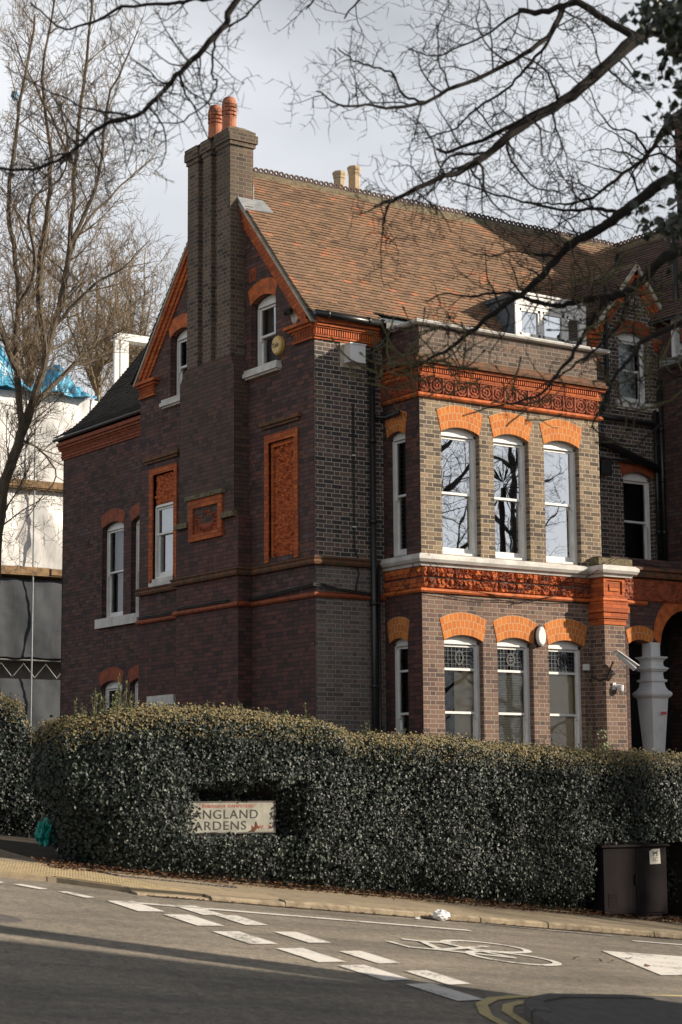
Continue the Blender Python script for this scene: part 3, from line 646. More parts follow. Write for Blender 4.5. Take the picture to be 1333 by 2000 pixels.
# main eaves cornice on the left front strip with return corbel
def eaves(P, u0, u1, nm_, step=.048):
    mb = MB()
    for v0, v1, d in ((9.41, 9.45, .03), (9.45, 9.49, .055), (9.60, 9.63, .09), (9.63, 9.68, .12), (9.68, 9.72, .16), (9.72, 9.79, .19)): pbox(mb, P, u0, u1, v0, v1, 0, d)
    mb.build(nm_, 'terracotta_brick', house)
    mb = MB(); pbox(mb, P, u0, u1, 9.49, 9.60, 0, .03)
    u = u0+.01
    while u < u1-.02: pbox(mb, P, u, u+.024, 9.49, 9.595, .03, .07); u += step
    mb.build('dentils', 'terracotta', house)
eaves(FY, -.02, 1.40, 'cornice')
def kneeler(P, u0, u1, sgn, z=9.41):
    mb = MB(); k = 0
    for v0, v1, e in ((0, .05, .04), (.05, .17, 0), (.17, .21, .05), (.21, .26, .12), (.26, .32, .20)):
        a, b_ = (u0, u1+e) if sgn > 0 else (u0-e, u1)
        pbox(mb, P, a, b_, z+v0, z+v1, -.01, .03+e*.55 if e else .02)
    u = u0+.02
    while u < u1-.03: pbox(mb, P, u, u+.026, z+.055, z+.165, .02, .05); u += .05
    mb.build('kneeler', 'terracotta_brick', house)
kneeler(SXp, 0.0, .58, 1); kneeler(SXp, 5.55, 6.14, -1)
# rear wing eaves
mb = MB()
for v0, v1, d in ((9.30, 9.35, .03), (9.35, 9.40, .055), (9.50, 9.54, .09), (9.54, 9.60, .13), (9.60, 9.68, .17)): pbox(mb, WX, 6.14, 12.56, v0-.0, v1, 0, d)
mb.build('cornice', 'terracotta_dark', house)
mb = MB(); u = 6.2
while u < 12.5: pbox(mb, WX, u, u+.03, 9.40, 9.50, 0, .07); u += .055
mb.build('dentils', 'terracotta_dark', house)
# raked terracotta verges of the gable
def rake(P, p0, p1, name, offs=((-.30, -.22, .03), (-.22, -.12, .06), (-.12, -.04, .10))):
    mb = MB(); t = Vector((p1[0]-p0[0], p1[1]-p0[1])).normalized(); n = Vector((-t.y, t.x))
    if n.y < 0: n = -n
    for a, b_, d in offs:
        q = [Vector(p0)+n*a, Vector(p1)+n*a, Vector(p1)+n*b_, Vector(p0)+n*b_]
        mb.hexa([P(v.x, v.y, -.02) for v in q]+[P(v.x, v.y, d) for v in q])
    mb.build(name, 'terracotta_brick', house)
rake(SXp, (.05, 9.86), (3.07, 13.30), 'verge_trim'); rake(SXp, (6.09, 9.86), (3.07, 13.30), 'verge_trim')
def rake2(P, p0, p1, d0, d1, a, b_, name, mat):
    mb = MB(); t = Vector((p1[0]-p0[0], p1[1]-p0[1])).normalized(); n = Vector((-t.y, t.x))
    if n.y < 0: n = -n
    q = [Vector(p0)+n*a, Vector(p1)+n*a, Vector(p1)+n*b_, Vector(p0)+n*b_]
    mb.hexa([P(v.x, v.y, d0) for v in q]+[P(v.x, v.y, d1) for v in q]); mb.build(name, mat, house)
for p0 in ((-.1, 9.70), (6.25, 9.70)): rake2(SXp, p0, (3.07, 13.30), -.1, .12, -.04, -.005, 'verge_undercloak', 'stone')

# small gable of the recess
for p0, p1 in (((6.30, 10.42), (7.42, 11.80)), ((8.5, 10.45), (7.42, 11.80))):
    rake(FY, p0, p1, 'verge_trim', ((-.22, -.13, .04), (-.13, -.04, .08)))
    rake2(FY, p0, p1, -.05, .13, -.04, .03, 'verge_board', 'stone')
mb = MB()
for v0, v1, e in ((0, .06, 0), (.06, .12, .04), (.12, .2, .1), (.2, .26, .15)): mb.box(6.20-e*.5, 6.42, -.03-e, .2, 10.08+v0, 10.08+v1)
mb.box(5.48, 6.42, -.10, .05, 9.78, 9.86); mb.box(5.48, 6.42, -.06, .05, 9.66, 9.78)
mb.build('kneeler', 'terracotta_brick', house)
mb = MB()
for v0, v1, e in ((0, .06, 0), (.06, .12, .04), (.12, .2, .1)): mb.box(7.9, 8.15+e, -.03-e, .1, 10.2+v0, 10.2+v1)
mb.build('kneeler', 'terracotta_brick', house)

# ---------------------------------------------------------------- roofs
def roof_tiles(name, mat, P, L0, L1, u0f, u1f, gauge=.098, tw=.165, thick=.013, holes=(), parent=house):
    """P(u, s, n): point at u along the eaves, s up the slope, n above it"""
    mb = MB(); row = 0; s = L0
    while s < L1:
        a, b_ = u0f(s), u1f(s); sh = (row % 2)*tw*.5; k = math.floor((a-sh)/tw)
        while k*tw+sh < b_:
            x0, x1 = max(a, k*tw+sh), min(b_, (k+1)*tw+sh); k += 1
            if x1-x0 < .02: continue
            xm = (x0+x1)/2
            if any(h[0] < xm < h[1] and h[2] < s < h[3] for h in holes): continue
            g = .0025; j = U(-.004, .006); jl = U(-.008, .008); tl = U(.0, .004)
            if R() < .015: jl -= U(.01, .04)
            t = [P(x0+g, s+jl, thick+.012+j), P(x1-g, s+jl, thick+.012+j+tl), P(x1-g, s+gauge+.03, .004), P(x0+g, s+gauge+.03, .004)]
            bt = [P(x0+g, s+jl, j-.002), P(x1-g, s+jl, j-.002)]
            tid = cl(random.gauss(.42, .17), 0, 1)
            if R() < .015: tid = U(.9, 1.1)
            pn = noise.noise(Vector((xm*.9, s*.9+3, 1.7)))
            if pn > .30 and R() < .6: tid += .38
            mb.quad(*t, tid=tid); mb.quad(bt[0], bt[1], t[1], t[0], tid=tid*.6); mb.quad(bt[0], t[0], t[3], P(x0+g, s+gauge+.03, -.01), tid=tid*.6)
            mb.quad(bt[1], P(x1-g, s+gauge+.03, -.01), t[2], t[1], tid=tid*.6)
        row += 1; s += gauge
    return mb.build(name, mat, parent)
SL = 1.12; sl_len = math.hypot(1, SL); EY = -.17
def zr(y):
    z = 9.88+SL*y
    if y < .35: z += (.35-y)**2*.35
    return z
def PF(u, s, n):
    y = EY+s/sl_len; z = zr(y)
    z += .02*noise.noise(Vector((u*.5, y*.8, 0))) + .06*(-math.sin(PI*cl(u/9.9, 0, 1)))*cl((y+.2)/3, 0, 1)*.5
    return (u, y-n*SL/sl_len, z+n/sl_len)
Lr = (3.07-EY)*sl_len
roof_tiles('main_roof', 'roof_tile', PF, 0, Lr-.06, lambda s: (-.09 if s < Lr*.78 else .26), lambda s: 6.35+s/Lr*3.55, holes=[(1.36, 6.5, -1, .42)])
mb = MB()
for i in range(10):
  for sa in range(8):
    u0_, u1_ = -.09+(i)*1.0, -.09+(i+1)*1.0; s0_, s1_ = Lr*sa/8, Lr*(sa+1)/8
    mb.quad(*[(lambda p: (p[0], p[1]+.03, p[2]-.06))(PF(u_, s_, -.01)) for u_, s_ in ((min(u0_, 6.35+s0_/Lr*3.55), s0_), (min(u1_, 6.35+s0_/Lr*3.55), s0_), (min(u1_, 6.35+s1_/Lr*3.55), s1_), (min(u0_, 6.35+s1_/Lr*3.55), s1_))])
mb.quad((-.09, 3.07, 13.30), (9.9, 3.07, 13.30), (9.9, 6.35, 9.7), (-.09, 6.35, 9.7))
mb.build('roof_deck', 'lead_dark', house)
# verge thickness on the rear slope, seen from the side
mb = MB(); k = 0
n_ = 44
for i in range(n_):
    y0, y1 = 6.42-i*(3.35/n_), 6.42-(i+1)*(3.35/n_); f = lambda y: 13.30-(y-3.07)*1.08+(max(0, y-5.8)**2)*.25
    mb.hexa([(-.10, y0, f(y0)-.01), (.25, y0, f(y0)-.01), (.25, y1-.03, f(y1)-.02), (-.10, y1-.03, f(y1)-.02), (-.10, y0, f(y0)+.028), (.25, y0, f(y0)+.028), (.25, y1-.03, f(y1)+.005), (-.10, y1-.03, f(y1)+.005)], tid=U(.1, .7))
mb.build('rear_roof_edge', 'roof_tile_dark', house)
# ridge: bedding and pierced crest tiles
mb = MB(); band(mb, [(.2, 3.07), (9.95, 3.07)], [(-.16, 13.12), (-.10, 13.26), (0, 13.34), (.10, 13.26), (.16, 13.12)]); mb.build('ridge_bedding', 'moss_cement', house)
def crest(mb, P, u0, u1, v0):
    u = u0; k = 0
    while u < u1:
        tid = U(.1, .6) if R() > .12 else 1.0; wd, th = .222, .03; zz = v0+U(-.012, .012); t_ = U(-.01, .01)
        pbox(mb, P, u, u+wd, zz, zz+.045, 0, th)
        for cx in (u+wd*.25, u+wd*.75):
            nn = 10
            for i in range(nn):
                a0, a1 = PI*2*i/nn-PI/2, PI*2*(i+1)/nn-PI/2
                if 1:
                    ro = .056; ri = .027
                    q = [(cx+ri*math.cos(a0), zz+.085+ri*math.sin(a0)), (cx+ro*math.cos(a0), zz+.085+ro*math.sin(a0)*.95), (cx+ro*math.cos(a1), zz+.085+ro*math.sin(a1)*.95), (cx+ri*math.cos(a1), zz+.085+ri*math.sin(a1))]
                    mb.hexa([P(*p, 0) for p in q]+[P(*p, th) for p in q], tid=tid)
        u += wd+.006; k += 1
mb = MB(); crest(mb, PL('Y', 3.085), .24, 9.9, 13.30); mb.build('ridge_crest', 'roof_tile_brown', house)
# rear wing roof with bell-cast eaves
prof = [(1.30, 9.81), (1.45, 9.885), (1.81, 10.12), (2.19, 10.48), (2.59, 10.95), (3.05, 11.49), (3.52, 12.07), (4.3, 13.05)]
plen = [0]
for a, b_ in zip(prof[:-1], prof[1:]): plen.append(plen[-1]+math.hypot(b_[0]-a[0], b_[1]-a[1]))
def PW(u, s, n):
    s = cl(s, 0, plen[-1]-1e-4); i = 0
    while plen[i+1] < s: i += 1
    f = (s-plen[i])/(plen[i+1]-plen[i]); a, b_ = prof[i], prof[i+1]; dx, dz = b_[0]-a[0], b_[1]-a[1]; ln = math.hypot(dx, dz)
    return (a[0]+dx*f-n*dz/ln, 12.66-u, a[1]+dz*f+n*dx/ln+.015*noise.noise(Vector((u, s, 4))))
roof_tiles('rear_wing_roof', 'roof_tile_dark', PW, 0, plen[-1], lambda s: 0, lambda s: 6.7)
mb = MB()
for a, b_ in zip(prof[:-1], prof[1:]): mb.quad((a[0]+.03, 6.1, a[1]-.03), (a[0]+.03, 12.62, a[1]-.03), (b_[0]+.03, 12.62, b_[1]-.03), (b_[0]+.03, 6.1, b_[1]-.03))
mb.quad((4.3, 6.1, 13.0), (4.3, 12.74, 13.0), (8, 12.74, 9.6), (8, 6.1, 9.6)); mb.poly([(p[0]+.03, 12.58, p[1]-.03) for p in prof]+[(8, 12.58, 9.6), (1.5, 12.58, 9.6)])
mb.build('rear_roof_deck', 'lead_dark', house)
mb = MB(); mb.tube([(1.29, 6.2, 9.75), (1.29, 12.6, 9.75)], .04, 8); mb.build('gutter', 'black_iron', house)
# cross wing roof: slope facing -X and a ridge running to the street
ex, ez = 7.78, 10.72; rx, rz = 9.95, 13.32
def PC(u, s, n):
    ln = math.hypot(rx-ex, rz-ez); dx, dz = (rx-ex)/ln, (rz-ez)/ln
    return (ex+dx*s-n*dz, u, ez+dz*s+n*dx+.015*noise.noise(Vector((u, s, 9))))
Lc = math.hypot(rx-ex, rz-ez)
def vy(s):   # valley against the main front slope
    z = ez+(rz-ez)/Lc*s; return (z-9.88)/SL
roof_tiles('cross_wing_roof', 'roof_tile_brown', PC, 0, Lc-.03, lambda s: -3.0, lambda s: vy(s)+.05)
mb = MB(); mb.quad((ex, -3, ez-.03), (ex, 3.2, ez-.03), (rx, 3.2, rz-.03), (rx, -3, rz-.03)); mb.quad((rx, -3, rz-.03), (rx, 3.2, rz-.03), (12.1, 3.2, 10.7), (12.1, -3, 10.7)); mb.build('cross_roof_deck', 'lead_dark', house)
mb = MB(); band(mb, [(9.95, 3.1), (9.95, -3.0)], [(-.14, 13.16), (-.08, 13.3), (0, 13.36), (.08, 13.3), (.14, 13.16)]); mb.build('ridge_bedding', 'moss_cement', house)
mb = MB(); crest(mb, PL('X', 9.95), -3.0, 3.0, 13.32); mb.build('ridge_crest', 'roof_tile_brown', house)
# small gable roof of the recess
def PG(sgn):
    a = (7.42, 11.84); ln = math.hypot(1.25, 1.48); dx, dz = -sgn*1.25/ln, -1.48/ln
    tot = ln
    return (lambda u, s, n: (a[0]+dx*(tot-s)-sgn*n*(1.48/ln), u, a[1]+dz*(tot-s)+n*(1.25/ln))), tot
for sgn in (1, -1):
    f, tot = PG(sgn)
    def yend(s, f=f):
        p = f(0, s, 0); return max(.1, (p[2]-9.88)/SL) if sgn > 0 else 1.9
    roof_tiles('small_gable_roof', 'roof_tile_brown', f, 0, tot-.02, lambda s: -.10, lambda s, yend=yend: yend(s)+.05)
mb = MB(); band(mb, [(7.42, -.1), (7.42, 1.85)], [(-.10, 11.74), (0, 11.90), (.10, 11.74)]); mb.build('ridge_bedding', 'moss_cement', house)
# flat roof dormer above the bay
dm = MB(); dm.box(4.42, 4.50, .02, .80, 9.9, 10.80); dm.box(6.06, 6.14, .02, .80, 9.9, 10.80); dm.box(4.36, 6.2, -.02, .95, 10.78, 10.86)
dm.build('dormer_cheek', 'lead_dark', house)
df = MB()
pbox(df, FY, 4.42, 6.14, 10.64, 10.84, 0, .05); pbox(df, FY, 4.40, 6.16, 10.84, 10.88, -.3, .08); pbox(df, FY, 4.42, 6.14, 9.82, 10.0, 0, .04)
for a, b_ in ((4.42, 4.52), (5.02, 5.07), (5.60, 5.66), (6.04, 6.14)): pbox(df, FY, a, b_, 10.0, 10.64, 0, .035)
pbox(df, FY, 4.52, 6.04, 10.58, 10.64, 0, .03); pbox(df, FY, 4.52, 6.04, 10.0, 10.07, 0, .03)
dfo = df.build('dormer_window', 'white_paint', house)
for a, b_ in ((4.52, 5.02), (5.07, 5.60), (5.66, 6.04)):
    q = MB()
    for e in ((a, a+.05, 10.07, 10.58), (b_-.05, b_, 10.07, 10.58), (a, b_, 10.53, 10.58), (a, b_, 10.07, 10.12)): pbox(q, FY, *e, -.02, .02)
    q.build('casement', 'white_paint', dfo)
    q = MB(); q.quad(FY(a, 10.07, -.01), FY(b_, 10.07, -.01), FY(b_, 10.58, -.01), FY(a, 10.58, -.01)); q.build('pane', 'glass_mirror', dfo)
    q = MB(); q.quad(FY(a, 10.0, -.12), FY(b_, 10.0, -.12), FY(b_, 10.6, -.12), FY(a, 10.6, -.12)); q.build('blind', 'curtain_pale', dfo)
# lead flashing under the main stack
mb = MB()
y0f, y1f = 2.06, 2.30
mb.hexa([(-.14, y0f, 12.15), (.46, y0f, 12.19), (.42, y1f, 12.46), (-.14, y1f, 12.46), (-.14, y0f-.03, 12.19), (.48, y0f-.03, 12.24), (.42, y1f, 12.52), (-.14, y1f, 12.52)])
mb.box(.19, .215, 2.28, 3.0, 12.40, 12.78); mb.build('lead_flashing', 'lead', house)

# ---------------------------------------------------------------- chimney
ch = MB()
ch.box(chx, .02, 2.02, 4.19, Z0, 6.62)
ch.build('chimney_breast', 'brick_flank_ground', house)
cm = MB(); cm.box(-.30, .02, 2.13, 4.06, 6.60, 9.30)
cm.hexa([(-.30, 2.13, 9.30), (.02, 2.13, 9.30), (.02, 4.06, 9.30), (-.30, 4.06, 9.30), (-.29, 2.28, 9.55), (.02, 2.28, 9.55), (.02, 3.88, 9.55), (-.29, 3.88, 9.55)])
cm.build('chimney_shoulder', 'brick_breast', house)
st = MB(); st.box(-.20, .20, 2.28, 3.80, 9.5, 13.55)
for a, b_ in ((2.28, 2.74), (2.96, 3.24), (3.44, 3.82)): st.box(-.29, -.20, a, b_, 9.45, 13.5)
stk = st.build('chimney_stack', 'brick_chimney', house)
cp = MB()
for a, b_ in ((2.28, 2.74), (2.96, 3.24), (3.44, 3.82)):
    cp.box(-.31, .235, a-.03, b_+.03, 13.46, 13.54); cp.box(-.34, .27, a-.055, b_+.055, 13.54, 13.69); cp.box(-.345, .235, a-.03, b_+.03, 13.69, 13.76)
cp.box(-.30, .23, 2.26, 3.84, 13.55, 13.68)
cp.build('chimney_cap', 'brick_chimney', stk)
cp = MB(); cp.hexa([(-.32, 2.26, 13.76), (.22, 2.26, 13.76), (.22, 3.84, 13.76), (-.32, 3.84, 13.76), (-.16, 2.4, 13.86), (.08, 2.4, 13.86), (.08, 3.7, 13.86), (-.16, 3.7, 13.86)]); cp.build('flaunching', 'moss_cement', stk)
def louvre_pot(c):
    q = MB(); r = .135; q.lathe(c, [(r+.012, 0), (r+.012, .05), (r, .08), (r*.97, .30)], 20)
    for i in range(3):
        z = .33+i*.075; q.lathe(c, [(r*.80, z-.03), (r*.80, z), (r*1.03, z-.008), (r*1.05, z+.035), (r*.82, z+.045)], 20)
    q.lathe(c, [(r*1.0, .53), (r*.98, .58), (r*.8, .65), (r*.62, .67)], 20)
    for k in range(3):
        a = 2*PI*k/3+3.4; q.box(c[0]+math.cos(a)*r*.86-.018, c[0]+math.cos(a)*r*.86+.018, c[1]+math.sin(a)*r*.86-.018, c[1]+math.sin(a)*r*.86+.018, c[2]+.28, c[2]+.56)
    q.build('chimney_pot', 'pot_terracotta', stk, smooth=False)
louvre_pot((-.06, 2.70, 13.84)); louvre_pot((-.06, 3.20, 13.84))
# carved plaque, ledges
mb = MB()
for e in ((2.50, 3.68, 6.30, 6.42), (2.50, 3.68, 6.90, 7.06), (2.50, 2.64, 6.42, 6.90), (3.52, 3.68, 6.42, 6.90)): pbox(mb, SXp, *e, .28, .335)
pq = mb.build('plaque_frame', 'terracotta_brick', house)
def carv(u, v):
    x_, y_ = (u-3.08)/.44, (v-6.66)/.24
    r1 = math.hypot(x_, y_); a = math.atan2(y_, x_)
    k = math.exp(-((r1-.72)/.16)**2) if y_ < .35 else .0
    return k*(.7+.5*math.sin(a*17))+.35*abs(noise.noise(Vector((u*14, v*14, 2))))+(.8 if abs(y_-.6) < .12 and abs(x_+.1) < .18 else 0)*abs(math.sin(u*70))
relief(SXp, 2.64, 3.52, 6.42, 6.90, .292, .05, 'carved_panel', 'terracotta_dark', pq, carv, .02)
mb = MB(); pbox(mb, SXp, 2.42, 3.76, 7.06, 7.14, .28, .37); pbox(mb, SXp, 3.70, 4.16, 6.58, 6.68, .26, .36); pbox(mb, SXp, 2.08, 2.50, 6.60, 6.70, .26, .36); pbox(mb, SXp, 3.70, 3.76, 6.62, 7.06, .28, .31)
mb.build('ledge', 'moss_cement', house)
# blind terracotta panel right of the chimney
mb = MB()
for e in ((.50, .62, 5.72, 7.96), (1.44, 1.56, 5.72, 7.96), (.62, 1.44, 7.82, 7.96)): pbox(mb, SXp, *e, -.1, .03)
for e in ((.62, .70, 5.72, 7.82), (1.36, 1.44, 5.72, 7.82), (.70, 1.36, 7.74, 7.82)): pbox(mb, SXp, *e, -.12, -.035)
bpn = mb.build('blind_window_surround', 'terracotta_brick', house)
def foliage(u, v): return .5*abs(noise.noise(Vector((u*22, v*22, 5))))+.9*abs(noise.noise(Vector((u*11, v*11, 8))))+.3*abs(math.sin(u*18)*math.sin(v*18+u*4))
relief(SXp, .66, 1.40, 5.74, 7.80, -.12, .11, 'foliage_panel', 'terracotta_relief', bpn, foliage, .018)
mb = MB(); pbox(mb, SXp, .40, 1.68, 8.13, 8.20, 0, .075); pbox(mb, SXp, .46, 1.62, 8.08, 8.13, 0, .04); mb.build('drip_ledge', 'terracotta_mossy', house)
mb = MB(); pbox(mb, SXp, 4.55, 5.90, 8.13, 8.20, 0, .075); pbox(mb, SXp, 4.6, 5.85, 8.08, 8.13, 0, .04); mb.build('drip_ledge', 'terracotta_mossy', house)
mb = MB()
for e in ((4.65, 4.77, 5.72, 7.96), (5.58, 5.72, 5.72, 7.96), (4.77, 5.58, 7.84, 7.96)): pbox(mb, SXp, *e, -.1, .03)
mb.build('window_surround', 'terracotta_brick', house)
relief(SXp, 4.77, 5.58, 7.25, 7.84, -.08, .08, 'foliage_panel', 'terracotta_relief', house, foliage, .018)
# air bricks
for P_, u, v in ((SXp, 1.98, 10.98), (SXp, 5.3, 8.85), (WX, 11.3, 7.3)):
    mb = MB(); pbox(mb, P_, u-.12, u+.12, v-.12, v+.12, 0, .006)
    for k in range(5): pbox(mb, P_, u-.09, u+.09, v-.09+k*.036, v-.075+k*.036, .006, .014)
    mb.build('air_brick', 'terracotta_dark' if u < 2 else 'brick_flank', house)

# ---------------------------------------------------------------- windows
def sash(P, u0, u1, v0, vs, rise, rec=.11, glass='glass_clear', curtain=None, meet=.5, sill=None, transom=None, name='sash_window', arch=None, horns=True, lead=False, parent=house, stone='white_stone'):
    fr = MB(); j = .055
    pbox(fr, P, u0, u0+j, v0, vs, -rec-.12, -rec); pbox(fr, P, u1-j, u1, v0, vs, -rec-.12, -rec); pbox(fr, P, u0+j, u1-j, v0, v0+.05, -rec-.14, -rec+.02)
    a = arc_pts(u0, u1, vs, rise, 10); pts = [(u0, vs-.05), (u1, vs-.05)]+a
    fr.poly([P(*p, -rec) for p in pts]); pbox(fr, P, u0+j, u1-j, vs-.05, vs-.02, -rec, -rec+.02)
    root = fr.build(name, 'white_paint', parent)
    top = vs-.05; bot = v0+.05; tr = None
    if transom: tr = top-transom
    mid = bot+(top-bot)*meet
    def sashframe(b0, t0, dep, br, tr_):
        q = MB(); s_ = .045
        pbox(q, P, u0+j, u0+j+s_, b0, t0, dep-.035, dep); pbox(q, P, u1-j-s_, u1-j, b0, t0, dep-.035, dep)
        pbox(q, P, u0+j+s_, u1-j-s_, b0, b0+br, dep-.035, dep); pbox(q, P, u0+j+s_, u1-j-s_, t0-tr_, t0, dep-.035, dep)
        if horns and dep > -rec-.05:
            for uu in (u0+j, u1-j-s_): pbox(q, P, uu, uu+s_, b0-.06, b0, dep-.035, dep-.004)
        if transom and t0 > mid+.1: pbox(q, P, u0+j+s_, u1-j-s_, tr-.02, tr+.02, dep-.03, dep)
        q.build('sash', 'white_paint', root)
        pq_ = [P(u0+j, b0, dep-.018), P(u1-j, b0, dep-.018), P(u1-j, t0, dep-.018), P(u0+j, t0, dep-.018)]
        if abs(P(0, 0, 1)[0]-P(0, 0, 0)[0]) > .5: pq_ = pq_[::-1]
        g = MB(); g.quad(*pq_); g.build('pane', glass, root)
    sashframe(mid, top, -rec-.02, .04, .045); sashframe(bot, mid+.04, -rec-.06, .09, .04)
    if transom is None and horns:
        pass
    if lead:
        q = MB(); b0, t0 = tr+.02, top-.045; d = -rec-.03; uw = u1-u0-2*j-.09; ua = u0+j+.045
        for k in range(1, 8): pbox(q, P, ua+uw*k/8-.003, ua+uw*k/8+.003, b0, t0, d, d+.008)
        for k in range(1, 5): pbox(q, P, ua, ua+uw, b0+(t0-b0)*k/5-.003, b0+(t0-b0)*k/5+.003, d, d+.0085)
        cu, cv_ = (u0+u1)/2, (b0+t0)/2
        for r_ in (.105, .085):
            pts = [(cu+r_*math.cos(t_*PI/9)*.85, cv_+r_*math.sin(t_*PI/9)*(1.15 if lead != 2 else 1.0)) for t_ in range(19)]; seg_path(q, P, pts, .009, d+.009, d+.014)
        if lead == 2: seg_path(q, P, [(cu-.05, cv_+.03), (cu+.05, cv_+.03)], .014, d+.009, d+.013); seg_path(q, P, [(cu-.05, cv_-.01), (cu+.05, cv_-.01)], .014, d+.009, d+.013)
        else: seg_path(q, P, [(cu, cv_-.07), (cu, cv_+.07)], .012, d+.009, d+.013)
        q.build('leaded_light', 'leading', root)
    # room behind
    q = MB(); D = -rec-.7
    q.quad(P(u0-.2, v0-.2, D), P(u1+.2, v0-.2, D), P(u1+.2, vs+.3, D), P(u0-.2, vs+.3, D))
    for aa, bb, cc, dd in (((u0-.2, v0-.2), (u0-.2, vs+.3), 0, 0), ((u1+.2, v0-.2), (u1+.2, vs+.3), 0, 0), ((u0-.2, v0-.2), (u1+.2, v0-.2), 0, 0), ((u0-.2, vs+.3), (u1+.2, vs+.3), 0, 0)):
        q.quad(P(*aa, -rec-.13), P(*bb, -rec-.13), P(*bb, D), P(*aa, D))
    q.build('room_interior', 'dark_room', root)
    if curtain:
        kind, mt, c0, c1 = curtain; q = MB(); ua, ub = u0+(u1-u0)*c0, u0+(u1-u0)*c1
        if kind == 'cloth':
            n = 22
            for i in range(n):
                a_, b_ = ua+(ub-ua)*i/n, ua+(ub-ua)*(i+1)/n; da, db = -rec-.24+.025*math.sin(i*1.9), -rec-.24+.025*math.sin((i+1)*1.9)
                q.quad(P(a_, v0, da), P(b_, v0, db), P(b_, vs+rise, db), P(a_, vs+rise, da))
            q.build('curtain', mt, root)
        else:
            v = v0+.06; ttop = (tr if transom else vs)
            while v < ttop:
                if kind == 'venetian': q.hexa([P(ua, v, -rec-.105), P(ub, v, -rec-.105), P(ub, v+.036, -rec-.118), P(ua, v+.036, -rec-.118), P(ua, v+.003, -rec-.105), P(ub, v+.003, -rec-.105), P(ub, v+.039, -rec-.118), P(ua, v+.039, -rec-.118)]); v += .042
                else: q.quad(P(ua, v, -rec-.115), P(ub, v, -rec-.115), P(ub, v+.05, -rec-.108), P(ua, v+.05, -rec-.108)); v += .05
            q.build('blind', mt, root)
    if sill:
        q = MB(); e, z_, d = sill
        pbox(q, P, u0-e, u1+e, v0-z_, v0-z_*.45, -.05, d); pbox(q, P, u0-e+.02, u1+e-.02, v0-z_*.45, v0+.004, -rec, d-.03)
        pbox(q, P, u0-e+.03, u1+e-.03, v0-z_-.03, v0-z_, -.02, d-.05); q.build('sill', stone, root)
    if arch:
        h, flare, er, mt = arch; arch_band(P, u0-.0, u1+.0, vs, rise, h, flare, 'window_arch', mt, root, ext_rise=er)
    return root
AF = (.42, .09, .12, 'rubbed_arch')
cts = [('cloth', 'curtain_grey', .0, .8), ('cloth', 'curtain_grey', 0, .35), ('cloth', 'curtain_grey', 0, .6)]
for i, (a, b_) in enumerate(win_front): sash(BY, a, b_, 5.73, 7.83, .10, glass='glass_mirror', curtain=cts[i], arch=AF)
bl = [('roller', 'blind_cream', .02, .98), ('venetian', 'blind_slat', .02, .98), ('roller', 'blind_cream', .02, .98)]
for i, (a, b_) in enumerate(win_front): sash(BY, a, b_, 1.75, 4.28, .10, glass='glass_clear', curtain=bl[i], arch=AF, transom=.42, lead=2 if i == 1 else 1, meet=.56-.04)
sash(BX, -.64, -.12, 5.73, 7.80, .08, glass='glass_clear', curtain=('cloth', 'curtain_pale', .3, 1), arch=(.42, .06, .08, 'rubbed_arch'))
sash(BX, -.64, -.12, 1.75, 4.26, .08, glass='glass_clear', arch=(.42, .06, .08, 'rubbed_arch'), transom=.42, curtain=('cloth', 'curtain_grey', .4, .8), meet=.52)
sash(SXp, 1.22, 2.04, 9.22, 10.42, .12, glass='glass_soft', curtain=('cloth', 'curtain_grey', .35, 1), sill=(.2, .13, .13), arch=(.32, .09, .13, 'terracotta'), rec=.14)
sash(SXp, 4.14, 4.96, 9.22, 10.42, .12, glass='glass_clear', curtain=('cloth', 'curtain_grey', 0, .5), sill=(.2, .13, .13), arch=(.30, .09, .13, 'terracotta'), rec=.14)
sash(WX, 9.60, 10.58, 5.53, 7.50, .11, glass='glass_clear', curtain=('cloth', 'curtain_grey', .3, 1), arch=(.3, .08, .13, 'terracotta_dark'), rec=.12)
sash(WX, 8.30, 9.26, 5.53, 7.50, .11, glass='glass_clear', arch=(.3, .08, .13, 'terracotta_dark'), rec=.12)
sash(WX, 9.60, 10.58, 1.8, 4.08, .11, glass='glass_clear', curtain=('cloth', 'curtain_grey', .3, 1), arch=(.3, .08, .13, 'terracotta_dark'), rec=.12)
sash(WX, 8.30, 9.26, 1.8, 4.08, .11, glass='glass_clear', arch=(.3, .08, .13, 'terracotta_dark'), rec=.12)
mb = MB(); pbox(mb, WX, 8.2, 10.72, 5.33, 5.53, -.1, .09); mb.build('long_sill', 'white_stone', house)
# small casement window under the foliage panel
sash(SXp, 4.77, 5.58, 5.82, 7.25, 0, rec=.04, glass='glass_soft', sill=(.08, .15, .06), horns=False, meet=.60, curtain=('cloth', 'curtain_grey', .7, 1))
# shop-style white frame at ground level of the gable
sash(SXp, 4.72, 5.52, 1.9, 3.42, 0, rec=.05, glass='glass_clear', horns=False, meet=.7)
mb = MB(); pbox(mb, SXp, 4.60, 5.62, 3.42, 3.60, -.05, .10); pbox(mb, SXp, 4.64, 5.58, 3.30, 3.42, -.04, .05); mb.build('white_lintel', 'white_stone', house)
sash(FY, 7.0, 7.77, 5.95, 7.66, .11, glass='glass_clear', arch=(.30, .12, .10, 'terracotta_dark'), sill=(.05, .06, .03))
sash(FY, 6.98, 7.74, 9.10, 10.38, .11, glass='glass_clear', curtain=('cloth', 'curtain_pale', 0, 1), arch=(.26, .10, .13, 'terracotta_dark'), sill=(.15, .12, .1))
mb = MB()
for e in ((-1.5, -.42, 10.67, 10.75), (-1.5, -.42, 9.95, 10.05), (-.5, -.42, 10.05, 10.67), (-1.5, -1.42, 10.05, 10.67), (-.98, -.92, 10.05, 10.67)): pbox(mb, CX, *e, -.06, .03)
r_ = mb.build('cross_wing_window', 'white_paint', house)
